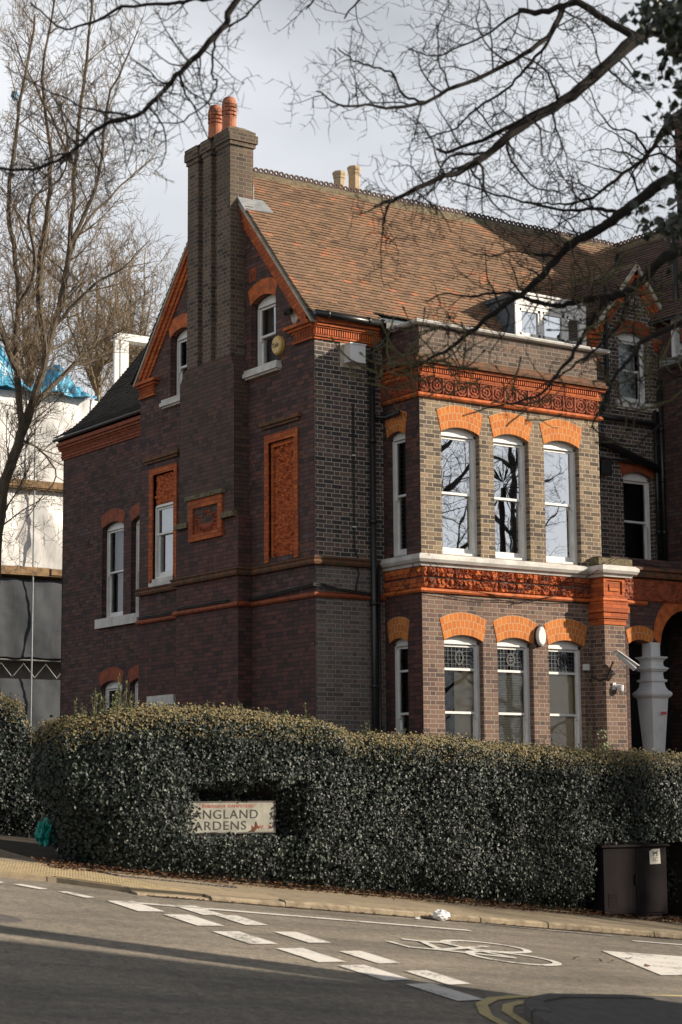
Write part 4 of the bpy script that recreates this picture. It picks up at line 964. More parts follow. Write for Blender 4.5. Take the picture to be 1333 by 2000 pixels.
mb = MB(); mb.quad(CX(-1.5, 10.75, -.04), CX(-.42, 10.75, -.04), CX(-.42, 9.95, -.04), CX(-1.5, 9.95, -.04)); mb.build('pane', 'glass_mirror', r_)
mb = MB(); mb.quad(CX(-1.5, 9.95, -.2), CX(-.42, 9.95, -.2), CX(-.42, 10.75, -.2), CX(-1.5, 10.75, -.2)); mb.build('room_interior', 'dark_room', r_)
mb = MB(); pbox(mb, CX, -1.7, -.3, 9.80, 9.93, 0, .25); mb.build('lead_roof_strip', 'lead', house)
# brass notice: fanlights of the ground windows have handles on the meeting rail
# ---------------------------------------------------------------- porch
PY = PL('Y', -1.25); PPY = PL('Y', -1.40)
mb = MB(); wall(mb, PPY, [(5.15, Z0), (5.63, Z0), (5.63, 5.06), (5.15, 5.06)], []); wall(mb, PL('X', 5.15), [(-1.40, Z0), (-1.0, Z0), (-1.0, 5.06), (-1.40, 5.06)], []); wall(mb, PL('X', 5.63), [(-1.40, Z0), (-.9, Z0), (-.9, 5.5), (-1.40, 5.5)], [])
mb.build('porch_pier', 'brick_ground', house)
mb = MB()
for z0_, z1_, e in ((4.66, 4.76, .02), (4.77, 4.87, .045), (4.88, 4.98, .07), (4.98, 5.06, .05)): mb.box(5.15-e, 5.63+e, -1.40-e, -1.02, z0_, z1_)
mb.box(5.14, 5.20, -1.42, -1.0, 5.14, 5.50); mb.box(5.58, 5.64, -1.42, -1.0, 5.14, 5.50); mb.box(5.20, 5.58, -1.42, -1.0, 5.44, 5.50); mb.box(5.20, 5.58, -1.42, -1.0, 5.14, 5.20); mb.box(5.20, 5.58, -1.395, -1.0, 5.20, 5.44); mb.box(5.28, 5.50, -1.41, -1.0, 5.26, 5.38)
mb.build('pier_capital', 'terracotta_brick', house)
sm_arch = opening(5.85, 6.42, Z0+.02, 4.36, .08); big = opening(6.63, 7.97, Z0+.02, 4.36, .66)
mb = MB(); wall(mb, PY, [(5.5, Z0), (8.0, Z0), (8.0, 5.13), (5.5, 5.13)], [sm_arch, big], reveal=.3); wall(mb, PY, [(5.5, 5.13), (8.0, 5.13), (8.0, 5.9), (5.5, 5.9)], [], uvo=(.1, 0)); mb.quad((5.2, -1.25, 5.88), (8.0, -1.25, 5.88), (8.0, 0, 5.90), (5.2, 0, 5.90))
mb.build('porch_wall', 'brick_flank', house)
arch_band(PY, 5.85, 6.42, 4.36, .08, .27, .06, 'porch_arch', 'rubbed_arch', house, thick=.28, ext_rise=.10)
arch_band(PY, 6.63, 7.97, 4.36, .66, .16, .17, 'porch_arch', 'terracotta', house, thick=.28, ext_rise=.83, n=24)
def crestf(u, v):
    x_, y_ = (u-6.72)/.16, (v-5.33)/.17
    if abs(x_) < 1 and y_ < .8 and y_ > -1+abs(x_)**2.2*.8: return .9
    return .2+.9*abs(noise.noise(Vector((u*13, v*13, 3))))+.3*abs(noise.noise(Vector((u*30, v*30, 3))))
relief(PY, 5.66, 8.0, 5.13, 5.54, .01, .07, 'coat_of_arms_frieze', 'terracotta_dark', house, crestf, .02)
mb = MB(); band(mb, [(5.66, -1.25), (8.0, -1.25)], [(0, 5.56), (.08, 5.56), (.10, 5.60), (.09, 5.66), (.15, 5.68), (.15, 5.73), (0, 5.76)]); mb.build('moulding', 'terracotta_mossy', house)
mb = MB(); mb.box(5.15, 5.95, -1.30, -1.02, 5.74, 5.86); mb.build('porch_ledge', 'moss_cement', house)
mb = MB(); mb.quad((5.63, -.05, Z0), (8, -.05, Z0), (8, -.05, 5.8), (5.63, -.05, 5.8)); mb.quad((5.64, -1.3, Z0), (5.64, 0, Z0), (5.64, 0, 5.8), (5.64, -1.3, 5.8)); mb.build('porch_interior', 'dark_room', house)
mb = MB(); pbox(mb, FY, 6.2, 6.28, 1.2, 3.9, .06, .12); pbox(mb, FY, 7.2, 7.28, 1.2, 3.9, .06, .12); pbox(mb, FY, 6.2, 7.28, 3.9, 4.0, .06, .12); pbox(mb, FY, 6.28, 7.2, 2.6, 2.66, .06, .10); mb.build('front_door', 'door_black', house)
# pale grey baluster column
cc = (6.47, -1.17, 2.0)
col_ = MB(); h = .125
prof_c = [(.135, 0), (.150, .30), (.165, .55), (.225, 1.38), (.232, 1.40), (.28, 1.44), (.295, 1.475), (.285, 1.51), (.235, 1.545), (.20, 1.60), (.185, 1.66), (.185, 1.69), (.22, 1.70), (.225, 1.735), (.175, 1.75), (.165, 1.83), (.17, 1.875), (.215, 1.89), (.22, 1.905), (.245, 1.92), (.245, 1.95), (.20, 1.965), (.175, 1.99), (.17, 2.05), (.185, 2.08), (.205, 2.10), (.235, 2.12), (.24, 2.145), (.16, 2.155), (.13, 2.16), (.13, 2.40)]
prof_c = [(r*.86, z) for r, z in prof_c]
col_.lathe(cc, [(.14, -2.6)]+prof_c, 4, sq=True); col_.build('porch_column', 'grey_paint', house)
mb = MB(); mb.box(6.46, 6.58, -1.398, -1.392, 3.11, 3.16); 
tagged(mb.build('red_sticker', 'red_sticker'), 'tiny red warning sticker on the pale grey porch column', 'sticker')
# intercom plate
# ---------------------------------------------------------------- pipes, gutters, cables
def pipe(pts, r, name='drain_pipe', mat='black_iron', joints=()):
    q = MB(); q.tube(pts, r, 10)
    for j_ in joints: q.tube([(pts[0][0], pts[0][1], j_), (pts[0][0], pts[0][1], j_+.07)], r*1.35, 10)
    return q.build(name, mat, house, smooth=True)
pipe([(1.12, -.10, 9.25), (1.12, -.10, -1)], .055, joints=(8.9, 7.7, 6.3, 4.9, 3.5))
pipe([(1.24, -.07, 5.6), (1.24, -.07, -1)], .03, joints=(4.9,))
pipe([(1.12, -.10, 9.30), (1.2, -.2, 9.38), (1.36, -.2, 9.55), (1.36, -.2, 9.70)], .05)
q = MB(); q.box(1.27, 1.45, -.34, -.14, 9.62, 9.80); q.build('hopper_head', 'black_iron', house)
q = MB(); q.tube([(-.12, -.22, 9.80), (1.42, -.22, 9.78)], .062, 10); 
for xx in (.1, .95, 1.25): q.tube([(xx, -.22, 9.80), (xx+.05, -.22, 9.80)], .072, 10)
q.build('gutter', 'black_iron', house, smooth=True)
pipe([(.77, -.03, 8.32), (.77, -.03, 5.85), (.84, -.03, 5.72), (.85, -.04, 5.4), (.80, -.04, 5.25), (.80, -.03, 5.12)], .014, 'cable', 'cable_black')
for z_ in (7.45, 6.22): q = MB(); q.box(.74, .80, -.05, -.02, z_, z_+.02); q.build('cable_clip', 'white_paint', house)
pipe([(6.62, -.06, 11.3), (6.62, -.06, 9.05), (6.45, -.1, 8.85)], .04)
pipe([(8.10, -.45, 12.4), (8.10, -.45, 9.6)], .055); pipe([(8.10, -.45, 12.4), (8.10, -.45, 6)], .045, joints=(10.1,))
pipe([(7.80, -.08, 9.0), (7.80, -.08, 5.9)], .04, joints=(7.2, 6.6)); pipe([(7.93, -.10, 9.6), (7.93, -.10, 5.9)], .05, joints=(8.6, 7.6, 6.6))
pipe([(5.85, -.10, 8.75), (7.9, -.10, 8.70)], .05); pipe([(5.75, -.12, 8.42), (6.3, -.12, 8.28), (7.8, -.12, 7.85)], .075, joints=())
pipe([(5.7, -.08, 7.98), (7.0, -.08, 7.93), (7.9, -.08, 7.9)], .022); q = MB(); q.box(6.28, 6.55, -.20, -.02, 7.62, 7.88); q.build('outside_light_box', 'black_iron', house)
pipe([(1.32, -.6, 7.97+.2), (1.40, -.1, 8.17), (1.2, -.07, 8.17)], .04)
# cables drooping along the second string course
q = MB(); pts = []
for i in range(13): y = 6.1-i*.34; xo = chx-.05 if 2.02 < y < 4.19 else -.06; pts.append((xo, y, 5.13+.01*math.sin(i*2)))
pts += [(-.07, -.05, 5.22), (.1, -.07, 5.21), (.4, -.07, 5.15), (1.1, -.07, 5.10)]; q.tube(pts, .014, 5); q.tube([(a, b_, c-.03) for a, b_, c in pts], .012, 5)
q.build('cable', 'cable_black', house)
q = MB(); q.tube([(1.36, -1.1, 5.73), (1.34, -.6, 5.2), (1.3, -.2, 4.9)], .006, 4); q.tube([(1.44, -1.21, 5.70), (1.75, -1.12, 5.45), (2.3, -1.12, 5.14), (3.6, -1.12, 5.03)], .006, 4); q.tube([(1.42, -1.10, 5.06), (2.2, -1.10, 5.00), (2.6, -1.1, 4.98), (4.6, -1.10, 5.06), (5.1, -1.1, 5.06)], .007, 4)
q.tube([(3.3, -1.08, 4.95), (4.3, -1.15, 5.15), (5.3, -1.58, 5.80), (5.6, -1.3, 5.9), (6.0, -1.27, 5.85), (8, -1.3, 5.6)], .006, 4); q.build('cable', 'cable_black', house)
# far chimney stacks behind the ridge
q = MB(); q.box(4.0, 5.2, 5.2, 6.0, 10.5, 14.05); far2 = MB(); far2.box(9.9, 10.8, .1, 1.24, 12.6, 15.7); far2.box(9.85, 10.85, .05, 1.29, 15.45, 15.6); far2.box(9.87, 10.83, .07, 1.27, 13.9, 14.0); far2.build('far_chimney_stack', 'brick_flank', house)
far = q.build('far_chimney_stack', 'brick_flank', house)
for (x, z_) in ((4.78, 14.90), (4.40, 14.72)):
    q = MB(); q.lathe((x, 5.6, z_-.85), [(.13, 0), (.12, .1), (.12, .68), (.135, .70), (.135, .74), (.15, .78), (.15, .82), (.12, .85)], 8); q.build('chimney_pot', 'pot_buff', far)

# ---------------------------------------------------------------- fittings on the walls
def fitting(name, label, cat, loc): return thing(name, label, cat, loc)
def disc(mb, c, r, th, P, n=24, sx=1, sy=1):
    ring0 = []; ring1 = []; ring2 = []
    for k in range(n):
        a = 2*PI*k/n; cu, cv_ = math.cos(a)*sx, math.sin(a)*sy
        ring0.append(P(c[0]+r*cu, c[1]+r*cv_, 0)); ring1.append(P(c[0]+r*cu, c[1]+r*cv_, th*.7)); ring2.append(P(c[0]+r*.85*cu, c[1]+r*.85*cv_, th))
    for k in range(n):
        k2 = (k+1) % n; mb.quad(ring0[k], ring0[k2], ring1[k2], ring1[k]); mb.quad(ring1[k], ring1[k2], ring2[k2], ring2[k])
    mb.poly(ring2)
def text_obj(s, size, loc, mat, name, parent, facing='Y', extrude=.0015, align='CENTER', sx=1.0, off=0):
    cu = bpy.data.curves.new(name, 'FONT'); cu.body = s; cu.size = size; cu.extrude = extrude; cu.align_x = align; cu.align_y = 'BOTTOM_BASELINE'; cu.offset = off
    to = bpy.data.objects.new(name+'_tmp', cu); COL.objects.link(to); bpy.context.view_layer.update()
    me = bpy.data.meshes.new_from_object(to.evaluated_get(bpy.context.evaluated_depsgraph_get())); bpy.data.objects.remove(to, do_unlink=True)
    rot = Matrix(((1, 0, 0), (0, 0, -1), (0, 1, 0))).to_4x4() if facing == 'Y' else Matrix(((0, 0, -1), (-1, 0, 0), (0, 1, 0))).to_4x4()
    me.transform(Matrix.Translation(Vector(loc)-parent.location) @ rot @ Matrix.Diagonal((sx, 1, 1, 1)))
    me.materials.clear(); me.materials.append(MATS[mat]); o = bpy.data.objects.new(name, me); COL.objects.link(o); o.parent = parent; return o
al = fitting('alarm_box', 'round yellow alarm box beside the upper gable window', 'alarm box', (0, 1.08, 9.50))
q = MB(); disc(q, (1.08, 9.50), .155, .09, SXp, sy=1.1); q.build('alarm_cover', 'alarm_yellow', al)
text_obj('Yale', .13, (-.093, 1.09, 9.46), 'ink', 'lettering', al, 'X')
wb = fitting('utility_box', 'white metal box on the front wall under the eaves cornice', 'box', (.73, 0, 9.22))
q = MB(); q.box(.60, .92, -.20, -.02, 9.05, 9.36); q.build('box_body', 'plastic_white', wb)
q = MB(); q.box(.585, .935, -.22, -.0, 9.36, 9.38); q.build('box_lid', 'plastic_white', wb)
q = MB(); q.box(.52, .95, -.02, .0, 8.98, 9.40); q.build('mortar_pad', 'stone', wb)
ov = fitting('oval_wall_lamp', 'white oval bulkhead lamp between the right two bay windows', 'wall lamp', (3.92, -1.05, 4.42))
q = MB(); disc(q, (3.93, 4.42), .105, .05, BY, sy=1.75); q.build('lamp_base', 'black_iron', ov)
q = MB(); disc(q, (3.93, 4.42), .095, .06, PL('Y', -1.10), sy=1.75); q.build('lamp_cover', 'plastic_white', ov)
cc_ = fitting('security_camera', 'white bullet security camera angled on an arm at the porch pier', 'security camera', (5.3, -1.4, 3.9))
q = MB(); a = Vector((5.22, -1.62, 4.14)); b_ = Vector((5.60, -1.66, 3.88)); q.tube([a, b_], .05, 4); q.build('camera_body', 'plastic_white', cc_)
q = MB(); d_ = Vector((.0, 0, .055)); q.hexa([tuple(a+v) for v in (Vector((-.04, -.07, .04)), Vector((-.04, .07, .04)), Vector((-.04, .07, .055)), Vector((-.04, -.07, .055)))]+[tuple(b_+v) for v in (Vector((.05, -.07, .045)), Vector((.05, .07, .045)), Vector((.05, .07, .06)), Vector((.05, -.07, .06)))]); q.build('sun_shield', 'plastic_white', cc_)
q = MB(); q.tube([(5.40, -1.64, 3.98), (5.33, -1.5, 3.86), (5.31, -1.40, 3.80)], .014, 6); q.build('camera_arm', 'plastic_white', cc_)
q = MB(); q.tube([(5.24, -1.5, 4.0), (5.2, -1.45, 3.85), (5.16, -1.42, 3.72), (5.10, -1.3, 3.68), (5.08, -1.1, 3.75)], .014, 5); q.build('camera_cable', 'cable_black', cc_)
dc = fitting('dome_camera', 'small white dome camera on the brick porch pier', 'security camera', (5.4, -1.4, 3.55))
q = MB(); q.box(5.29, 5.36, -1.43, -1.40, 3.52, 3.64); q.build('wall_plate', 'plastic_white', dc)
q = MB(); q.tube([(5.33, -1.42, 3.58), (5.42, -1.48, 3.58)], .035, 10); q.tube([(5.42, -1.48, 3.60), (5.42, -1.48, 3.55), (5.42, -1.48, 3.50), (5.42, -1.48, 3.47)], [.055, .055, .05, .02], 12); q.build('camera_dome', 'plastic_white', dc)
jb = fitting('junction_box', 'small pale junction box on the bay wall near the porch', 'junction box', (5.0, -1.05, 3.92))
q = MB(); q.box(4.93, 5.03, -1.10, -1.05, 3.87, 3.97); q.box(4.925, 5.035, -1.115, -1.10, 3.865, 3.975); q.build('box_body', 'plastic_white', jb)
br = fitting('wall_light', 'small black lantern bracket on the gable near the right verge', 'light', (0, .68, 10.0))
q = MB(); q.tube([(0, .68, 10.0), (-.08, .68, 10.0)], .03, 8); q.tube([(-.08, .68, 10.02), (-.16, .72, 9.98)], [.06, .05], 10); q.tube([(-.08, .60, 10.02), (-.16, .58, 9.98)], [.05, .045], 10); q.build('lamp_head', 'black_iron', br)
q = MB(); disc(q, (.60, 9.95), .12, .012, SXp, sy=1.3); q.build('mortar_patch', 'stone', br)

# ================================================================== planting
def at_y(px, py, y):
    r_ = Fv + Rv*((px-W0/2)/FPX) + Dv*((py-H0/2)/FPX); k = (y-CAM.y)/r_.y
    return CAM + r_*k
def lerp_tab(tab, x):
    if x <= tab[0][0]: return tab[0][1]
    for a, b_ in zip(tab[:-1], tab[1:]):
        if x <= b_[0]: return a[1]+(b_[1]-a[1])*(x-a[0])/(b_[0]-a[0])
    return tab[-1][1]
def leaf(mb, p, n, size, tid):
    n = n.normalized(); a = n.orthogonal().normalized(); b_ = n.cross(a); th = U(0, 2*PI)
    t = a*math.cos(th)+b_*math.sin(th); s = n.cross(t); l_, w_ = size, size*.78
    base = p - t*l_*.5; tip = p + t*l_*.5 - n*l_*.12
    mb.quad(base, p+s*w_*.5-n*0.0+n*l_*.06, tip, p-s*w_*.5+n*l_*.06, tid=tid)
def noise_off(p, f, a): return noise.noise(p*f)*a
def hedge(root, plan, topf, botf, thick, density, push=None, top_gold=.75, seed=1, inset=None):
    """plan: list of (x,y) with outward to the right of travel"""
    random.seed(seed)
    lv = MB(); tp_ = MB(); core = MB()
    segs = []; tot = 0
    for a, b_ in zip(plan[:-1], plan[1:]):
        d = math.hypot(b_[0]-a[0], b_[1]-a[1]); segs.append((a, b_, d, tot)); tot += d
    def pt(s):
        for i, (a, b_, d, t0) in enumerate(segs):
            if s <= t0+d or i == len(segs)-1:
                f = cl((s-t0)/d, 0, 1); t = Vector((b_[0]-a[0], b_[1]-a[1]))/d; return Vector((a[0]+t.x*d*f, a[1]+t.y*d*f, 0)), Vector((t.y, -t.x, 0))
    def surf(s, v):     # v metres up the face, then over the top
        p, n = pt(s); zb, zt = botf(p), topf(p); Hh = zt-zb
        rr = .22; rr2 = Hh-rr
        if v < rr2:
            o = 0; z = zb+v; nn = n.copy()
            low = cl(1-v/.45, 0, 1); o -= .22*low*low
            if low > 0: nn = (n+Vector((0, 0, -low*.5))).normalized()
        elif v < rr2+rr*PI/2:
            a = (v-rr2)/rr; o = -rr+rr*math.cos(a); z = zb+rr2+rr*math.sin(a); nn = n*math.cos(a)+Vector((0, 0, 1))*math.sin(a)
        else:
            e = v-rr2-rr*PI/2; o = -rr-e; z = zt; nn = Vector((0, 0, 1))
        q = p+n*o+Vector((0, 0, z))
        if inset: q += n*inset(q, s)
        q += nn*(noise_off(q, 1.3, .11)+noise_off(q, 4.5, .05))*(1 if nn.z < .6 else .35)
        if push: q, ok = push(q, n)
        else: ok = 1
        return q, nn, ok
    ns = int(tot/.12)
    maxH = 2.2+thick
    area = tot*(maxH)
    for i in range(int(area*density)):
        s = U(0, tot); p, n = pt(s); Hh = topf(p)-botf(p); v = U(-.02, Hh-.22+.35+thick-.22)
        if v > Hh+.12 and R() < .45: continue
        q, nn, ok = surf(s, v)
        if R() > ok: continue
        q = q + nn*random.gauss(-.02, .035); zt = topf(p)
        nrm = nn + Vector((U(-1, 1), U(-1, 1), U(-.6, 1)))*.85
        gold = cl((q.z-(zt-.22))/.14, 0, 1)*top_gold
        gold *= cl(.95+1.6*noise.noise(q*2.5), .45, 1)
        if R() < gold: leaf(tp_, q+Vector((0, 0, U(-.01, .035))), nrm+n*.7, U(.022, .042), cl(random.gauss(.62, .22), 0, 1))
        else:
            c_ = noise.noise(q*1.7)*.25
            leaf(lv, q, nrm, U(.026, .056), cl(random.gauss(.42+c_, .22), 0, 1))
    for i in range(int(tot*1050)):
        s = U(0, tot); p, n = pt(s); Hh = topf(p)-botf(p); q, nn, ok = surf(s, Hh-.22+U(-.10, .42)); 
        if R() < .25+.5*noise.noise(q*2): continue
        leaf(tp_, q+Vector((0, 0, U(0, .03))), n+Vector((U(-.7, .7), U(-.7, .7), U(-.2, .8))), U(.014, .03), cl(random.gauss(.6, .25), 0, 1))
    # woody core
    nv = 14
    for i in range(ns):
        s0, s1 = tot*i/ns, tot*(i+1)/ns; col_pts = []
        for s in (s0, s1):
            p, n = pt(s); Hh = topf(p)-botf(p); V_ = Hh-.22+.35+thick-.22; row = []
            for j in range(nv+1):
                q, nn, ok = surf(s, V_*j/nv); q = q-nn*.10-n*.03
                row.append((q, ok))
            col_pts.append(row)
        for j in range(nv):
            if min(col_pts[0][j][1], col_pts[1][j][1], col_pts[0][j+1][1], col_pts[1][j+1][1]) < .25: continue
            core.quad(col_pts[0][j][0], col_pts[1][j][0], col_pts[1][j+1][0], col_pts[0][j+1][0])
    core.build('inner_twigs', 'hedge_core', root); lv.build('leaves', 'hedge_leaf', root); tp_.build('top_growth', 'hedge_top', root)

h1 = thing('hedge', 'long clipped evergreen hedge with golden top in front of the house', 'hedge', (-4.4, -7, gz(-4.4, -7)))
topt = [(-8.25, 2.50), (-8.0, 2.58), (-7.5, 2.65), (-7.0, 2.68), (-6.0, 2.68), (-5.2, 2.62), (-4.75, 2.57), (-4.4, 2.44), (-3, 2.39), (-.7, 2.27), (1, 2.23), (5, 2.05)]
def push1(q, n):
    q = q.copy()
    # cut-out for the street sign
    if -6.74 < q.x < -5.12 and 1.24 < q.z < 1.90 and q.y < -7.0:
        e = cl(min((q.x+6.74)/.08, (-5.12-q.x)/.45, (q.z-1.24)/.08, (1.90-q.z+.10*noise.noise(q*4))/.16, 1)+.25*noise.noise(q*7), 0, 1); q.y += .42*e; return q, (1 if e < .8 else .6)
    # opening for the street cabinet
    if -.64 < q.x < 1.1 and q.z < 1.07:
        e = min((q.x+.64)/.04, (1.14-q.z)/.06, 1)
        if q.x < .70: return q+Vector((0, .5*e, 0)), (1 if e < .7 else 0)
        return q+Vector((0, .35*e, 0)), .7
    return q, 1
def inset1(q, s):
    k = cl(1-(q.x+8.35)/.9, 0, 1); return -.38*k*cl((1.85-q.z)/.4, 0, 1)
hedge(h1, [(-7.72, -5.8), (-8.09, -6.35), (-8.31, -6.75), (-8.36, -7.02), (-8.2, -7.3), (-7.7, -7.47), (-7.0, -7.54), (-6, -7.53), (-4.8, -7.52), (-4.2, -7.45), (3.6, -7.45)],
      lambda p: lerp_tab(topt, p.x), lambda p: gz(p.x, p.y)+.10, 1.25, 2700, push=push1, inset=inset1, seed=3)
sh = MB(); sl_ = MB(); random.seed(11)
for px, ht, c in [(150, .24, 3), (168, .18, 3), (186, .34, 4), (204, .27, 4), (214, .22, 3), (232, .46, 4), (240, .48, 3), (254, .30, 3), (262, .30, 2), (285, .15, 4), (296, .26, 2), (325, .14, 5), (345, .12, 4), (375, .14, 4), (412, .16, 3), (470, .16, 4), (520, .12, 5), (560, .13, 5), (603, .30, 2), (607, .2, 2), (655, .16, 3), (722, .2, 3), (785, .14, 3), (840, .12, 3), (1060, .18, 1), (1125, .33, 2), (1150, .36, 3)]:
    for k in range(c):
        p = at_y(px+U(-6, 6), 1400, U(-7.3, -6.9)); p.z = lerp_tab(topt, p.x)-.05; hh = ht*U(.45, 1.05)+.05
        tipp = p+Vector((U(-.05, .05), U(-.03, .03), hh)); midp = p.lerp(tipp, .5)+Vector((U(-.015, .015), 0, 0))
        sh.tube([p, midp, tipp], [.005, .004, .002], 3, cap=False)
        for i in range(int(hh/.016)):
            f = (i+1)/(hh/.016+1); q = p.lerp(tipp, f); leaf(sl_, q+Vector((U(-.018, .018), U(-.018, .018), 0)), Vector((U(-1, 1), U(-1, 1), .6)), U(.022, .036), R())
sh.build('shoot_stems', 'bark_green', h1, kind='stuff'); sl_.build('shoots', 'shoot_leaf', h1, kind='stuff')
# weeds growing by the bay
wd = thing('garden_weed', 'tall thin leafy weed in front of the bay wall by the porch', 'plant', (4.9, -1.7, 1.5))
q = MB(); ql = MB()
for b0 in ((4.85, -1.7), (4.65, -1.75), (4.95, -1.6)):
    pts = [(b0[0], b0[1], 1.2)]; 
    for i in range(7): pts.append((pts[-1][0]+U(-.02, .03), pts[-1][1], pts[-1][2]+.22))
    q.tube(pts, .006, 4)
    for p in pts[3:]:
        for _ in range(5): leaf(ql, Vector(p)+Vector((U(-.09, .09), U(-.05, .05), U(-.08, .08))), Vector((U(-1, 1), -1, .6)), U(.05, .09), R())
q.build('stem', 'bark_green', wd); ql.build('leaves', 'shoot_leaf', wd)
h2 = thing('hedge', 'taller rounded hedge at the far left behind the gap, cut by the photo edge', 'hedge', (-7.6, -3, gz(-7.6, -3)))
t2 = lambda p: 3.14-.14*cl((p.x+7.5)*2.5, 0, 1)-.9*cl((p.x+7.05)*2.6, 0, 1)-.12*cl(-(p.y+3.6)*3, 0, 1)
hedge(h2, [(-8.6, 1.5), (-8.7, -2.9), (-8.5, -3.6), (-8.1, -3.8), (-6.9, -3.8), (-5.2, -3.75), (-5.0, -3.0), (-5.0, -1.5)], t2, lambda p: gz(p.x, p.y)+.12, .9, 2200, seed=5, top_gold=.45)
# leaf litter under the hedge
random.seed(9); ll = MB()
for i in range(3600):
    x = U(-8.5, 2.5); y = -7.42+abs(random.gauss(0, .13))*-1 if R() < .6 else U(-7.6, -7.0); 
    leaf(ll, Vector((x, y, gz(x, y)+.062+U(0, .05)*(y > -7.5))), Vector((U(-.5, .5), U(-.5, .5), 1)), U(.03, .06), R())
for i in range(500):
    x = U(-8.2, 4); y = -9.18-abs(random.gauss(0, .03)); leaf(ll, Vector((x, y, gz(x, y)+.012)), Vector((U(-.4, .4), U(-.4, .4), 1)), U(.012, .04), R())
tagged(ll.build('leaf_litter', 'leaf_dead'), 'scattered brown dead leaves under the hedge and along the kerb', 'leaf litter')['kind'] = 'stuff'
def gutter_grit():
    mb = MB(); x = -8.2
    while x < 20:
        w_ = U(.15, .4); a = -9.15-U(0, .006); b_ = a-U(.015, .07); mb.poly([(x, a, gz(x, a)+.0035), (x+w_, a, gz(x+w_, a)+.0035), (x+w_*.9, b_, gz(x, b_)+.0035-.105*w_*.9), (x+w_*.2, b_, gz(x, b_)+.0035-.105*w_*.2)]); x += w_*.8
    mb.build('gutter_dirt', 'soil', kind='structure')
gutter_grit()
random.seed(21)
for i, (x, y, c_, lab) in enumerate([(-4.5, -12.0, 3, 'few dead leaves on the road right of the bicycle symbol')]):
    mb = MB()
    for _ in range(9): xx, yy = x+random.gauss(.2, .35), y+random.gauss(0, .25); leaf(mb, Vector((xx, yy, gz(xx, yy)+.015)), Vector((U(-.3, .3), U(-.3, .3), 1)), U(.05, .1), R())
    tagged(mb.build('fallen_leaves', 'leaf_dead'), lab, 'leaves')

# ------------------------------------------------------------------ street sign
def text_fit(s, x0, x1, z0, cap, y, mat, parent, name='lettering', off=0.0):
    cu = bpy.data.curves.new(name, 'FONT'); cu.body = s; cu.size = 1; cu.extrude = .01; cu.space_character = 1.12; cu.offset = off
    to = bpy.data.objects.new('tmp', cu); COL.objects.link(to); bpy.context.view_layer.update()
    me = bpy.data.meshes.new_from_object(to.evaluated_get(bpy.context.evaluated_depsgraph_get())); bpy.data.objects.remove(to, do_unlink=True)
    xs_ = [v.co.x for v in me.vertices]; ys_ = [v.co.y for v in me.vertices]; mnx, mxx = min(xs_), max(xs_); mxy = max(ys_); mny = min(0, min(ys_))
    kx = (x1-x0)/(mxx-mnx); ky = cap/mxy; pl = parent.location
    for v in me.vertices: v.co = Vector((x0+(v.co.x-mnx)*kx, y-v.co.z*.1, z0+v.co.y*ky)) - pl
    me.materials.clear(); me.materials.append(MATS[mat]); o = bpy.data.objects.new(name, me); COL.objects.link(o); o.parent = parent
sg = thing('street_sign', 'white street nameplate half hidden in the hedge', 'street sign', (-6.1, -7.28, 1.3))
ys_ = -7.30
q = MB(); q.box(-6.95, -5.49, ys_, ys_+.02, 1.305, 1.645); q.build('name_plate', 'sign_enamel', sg)
q = MB()
for e in ((-6.97, -5.475, 1.645, 1.66), (-6.97, -5.475, 1.29, 1.305)): q.box(e[0], e[1], ys_-.006, ys_+.03, e[2], e[3])
q.box(-5.49, -5.475, ys_-.006, ys_+.03, 1.305, 1.645); q.build('frame', 'kerb_dark', sg)
q = MB(); q.box(-6.8, -6.74, ys_+.02, ys_+.08, .6, 1.62); q.build('post', 'kerb_dark', sg); q = MB(); q.box(-5.7, -5.64, ys_+.02, ys_+.08, .6, 1.62); q.build('post', 'kerb_dark', sg)
yt = ys_-.002
text_fit('LANGLAND', -6.665, -5.715, 1.462, .100, yt, 'ink', sg)
text_fit('GARDENS', -6.70, -5.875, 1.335, .098, yt, 'ink', sg)
text_fit('"', -6.50, -6.488, 1.60, .03, yt, 'ink_red', sg); text_fit('"', -5.745, -5.733, 1.60, .03, yt, 'ink_red', sg)
text_fit('B', -6.46, -6.43, 1.587, .041, yt, 'ink_red', sg); text_fit('OROUGH OF', -6.42, -6.15, 1.587, .034, yt, 'ink_red', sg)
text_fit('H', -6.12, -6.09, 1.587, .041, yt, 'ink_red', sg); text_fit('AMPSTEAD', -6.08, -5.76, 1.587, .034, yt, 'ink_red', sg)
text_fit('N.W. 3', -5.80, -5.55, 1.335, .048, yt, 'ink_red', sg)
q = MB(); q.poly([(-5.86, yt-.003, 1.306), (-5.80, yt-.003, 1.33), (-5.79, yt-.003, 1.36), (-5.755, yt-.003, 1.37), (-5.745, yt-.003, 1.43), (-5.725, yt-.003, 1.40), (-5.72, yt-.003, 1.37), (-5.68, yt-.003, 1.36), (-5.735, yt-.003, 1.34), (-5.76, yt-.003, 1.306)]); q.build('rust_patch', 'rust', sg)
q = MB(); random.seed(4)
for i in range(900):   # sprigs lapping over the left end of the plate
    x = -6.95+abs(random.gauss(0, .15)); z = U(1.2, 1.75); leaf(q, Vector((x, U(-7.52, -7.33), z)), Vector((U(-1, .6), -1, U(-.4, .9))), U(.03, .05), cl(random.gauss(.45, .22), 0, 1))
for i in range(1500):
    leaf(q, Vector((U(-6.8, -5.1), U(-7.15, -6.95), U(1.2, 1.95))), Vector((U(-1, 1), -1, U(-.6, 1))), U(.03, .05), cl(random.gauss(.3, .2), 0, 1))
q.build('leaves', 'hedge_leaf', h1)


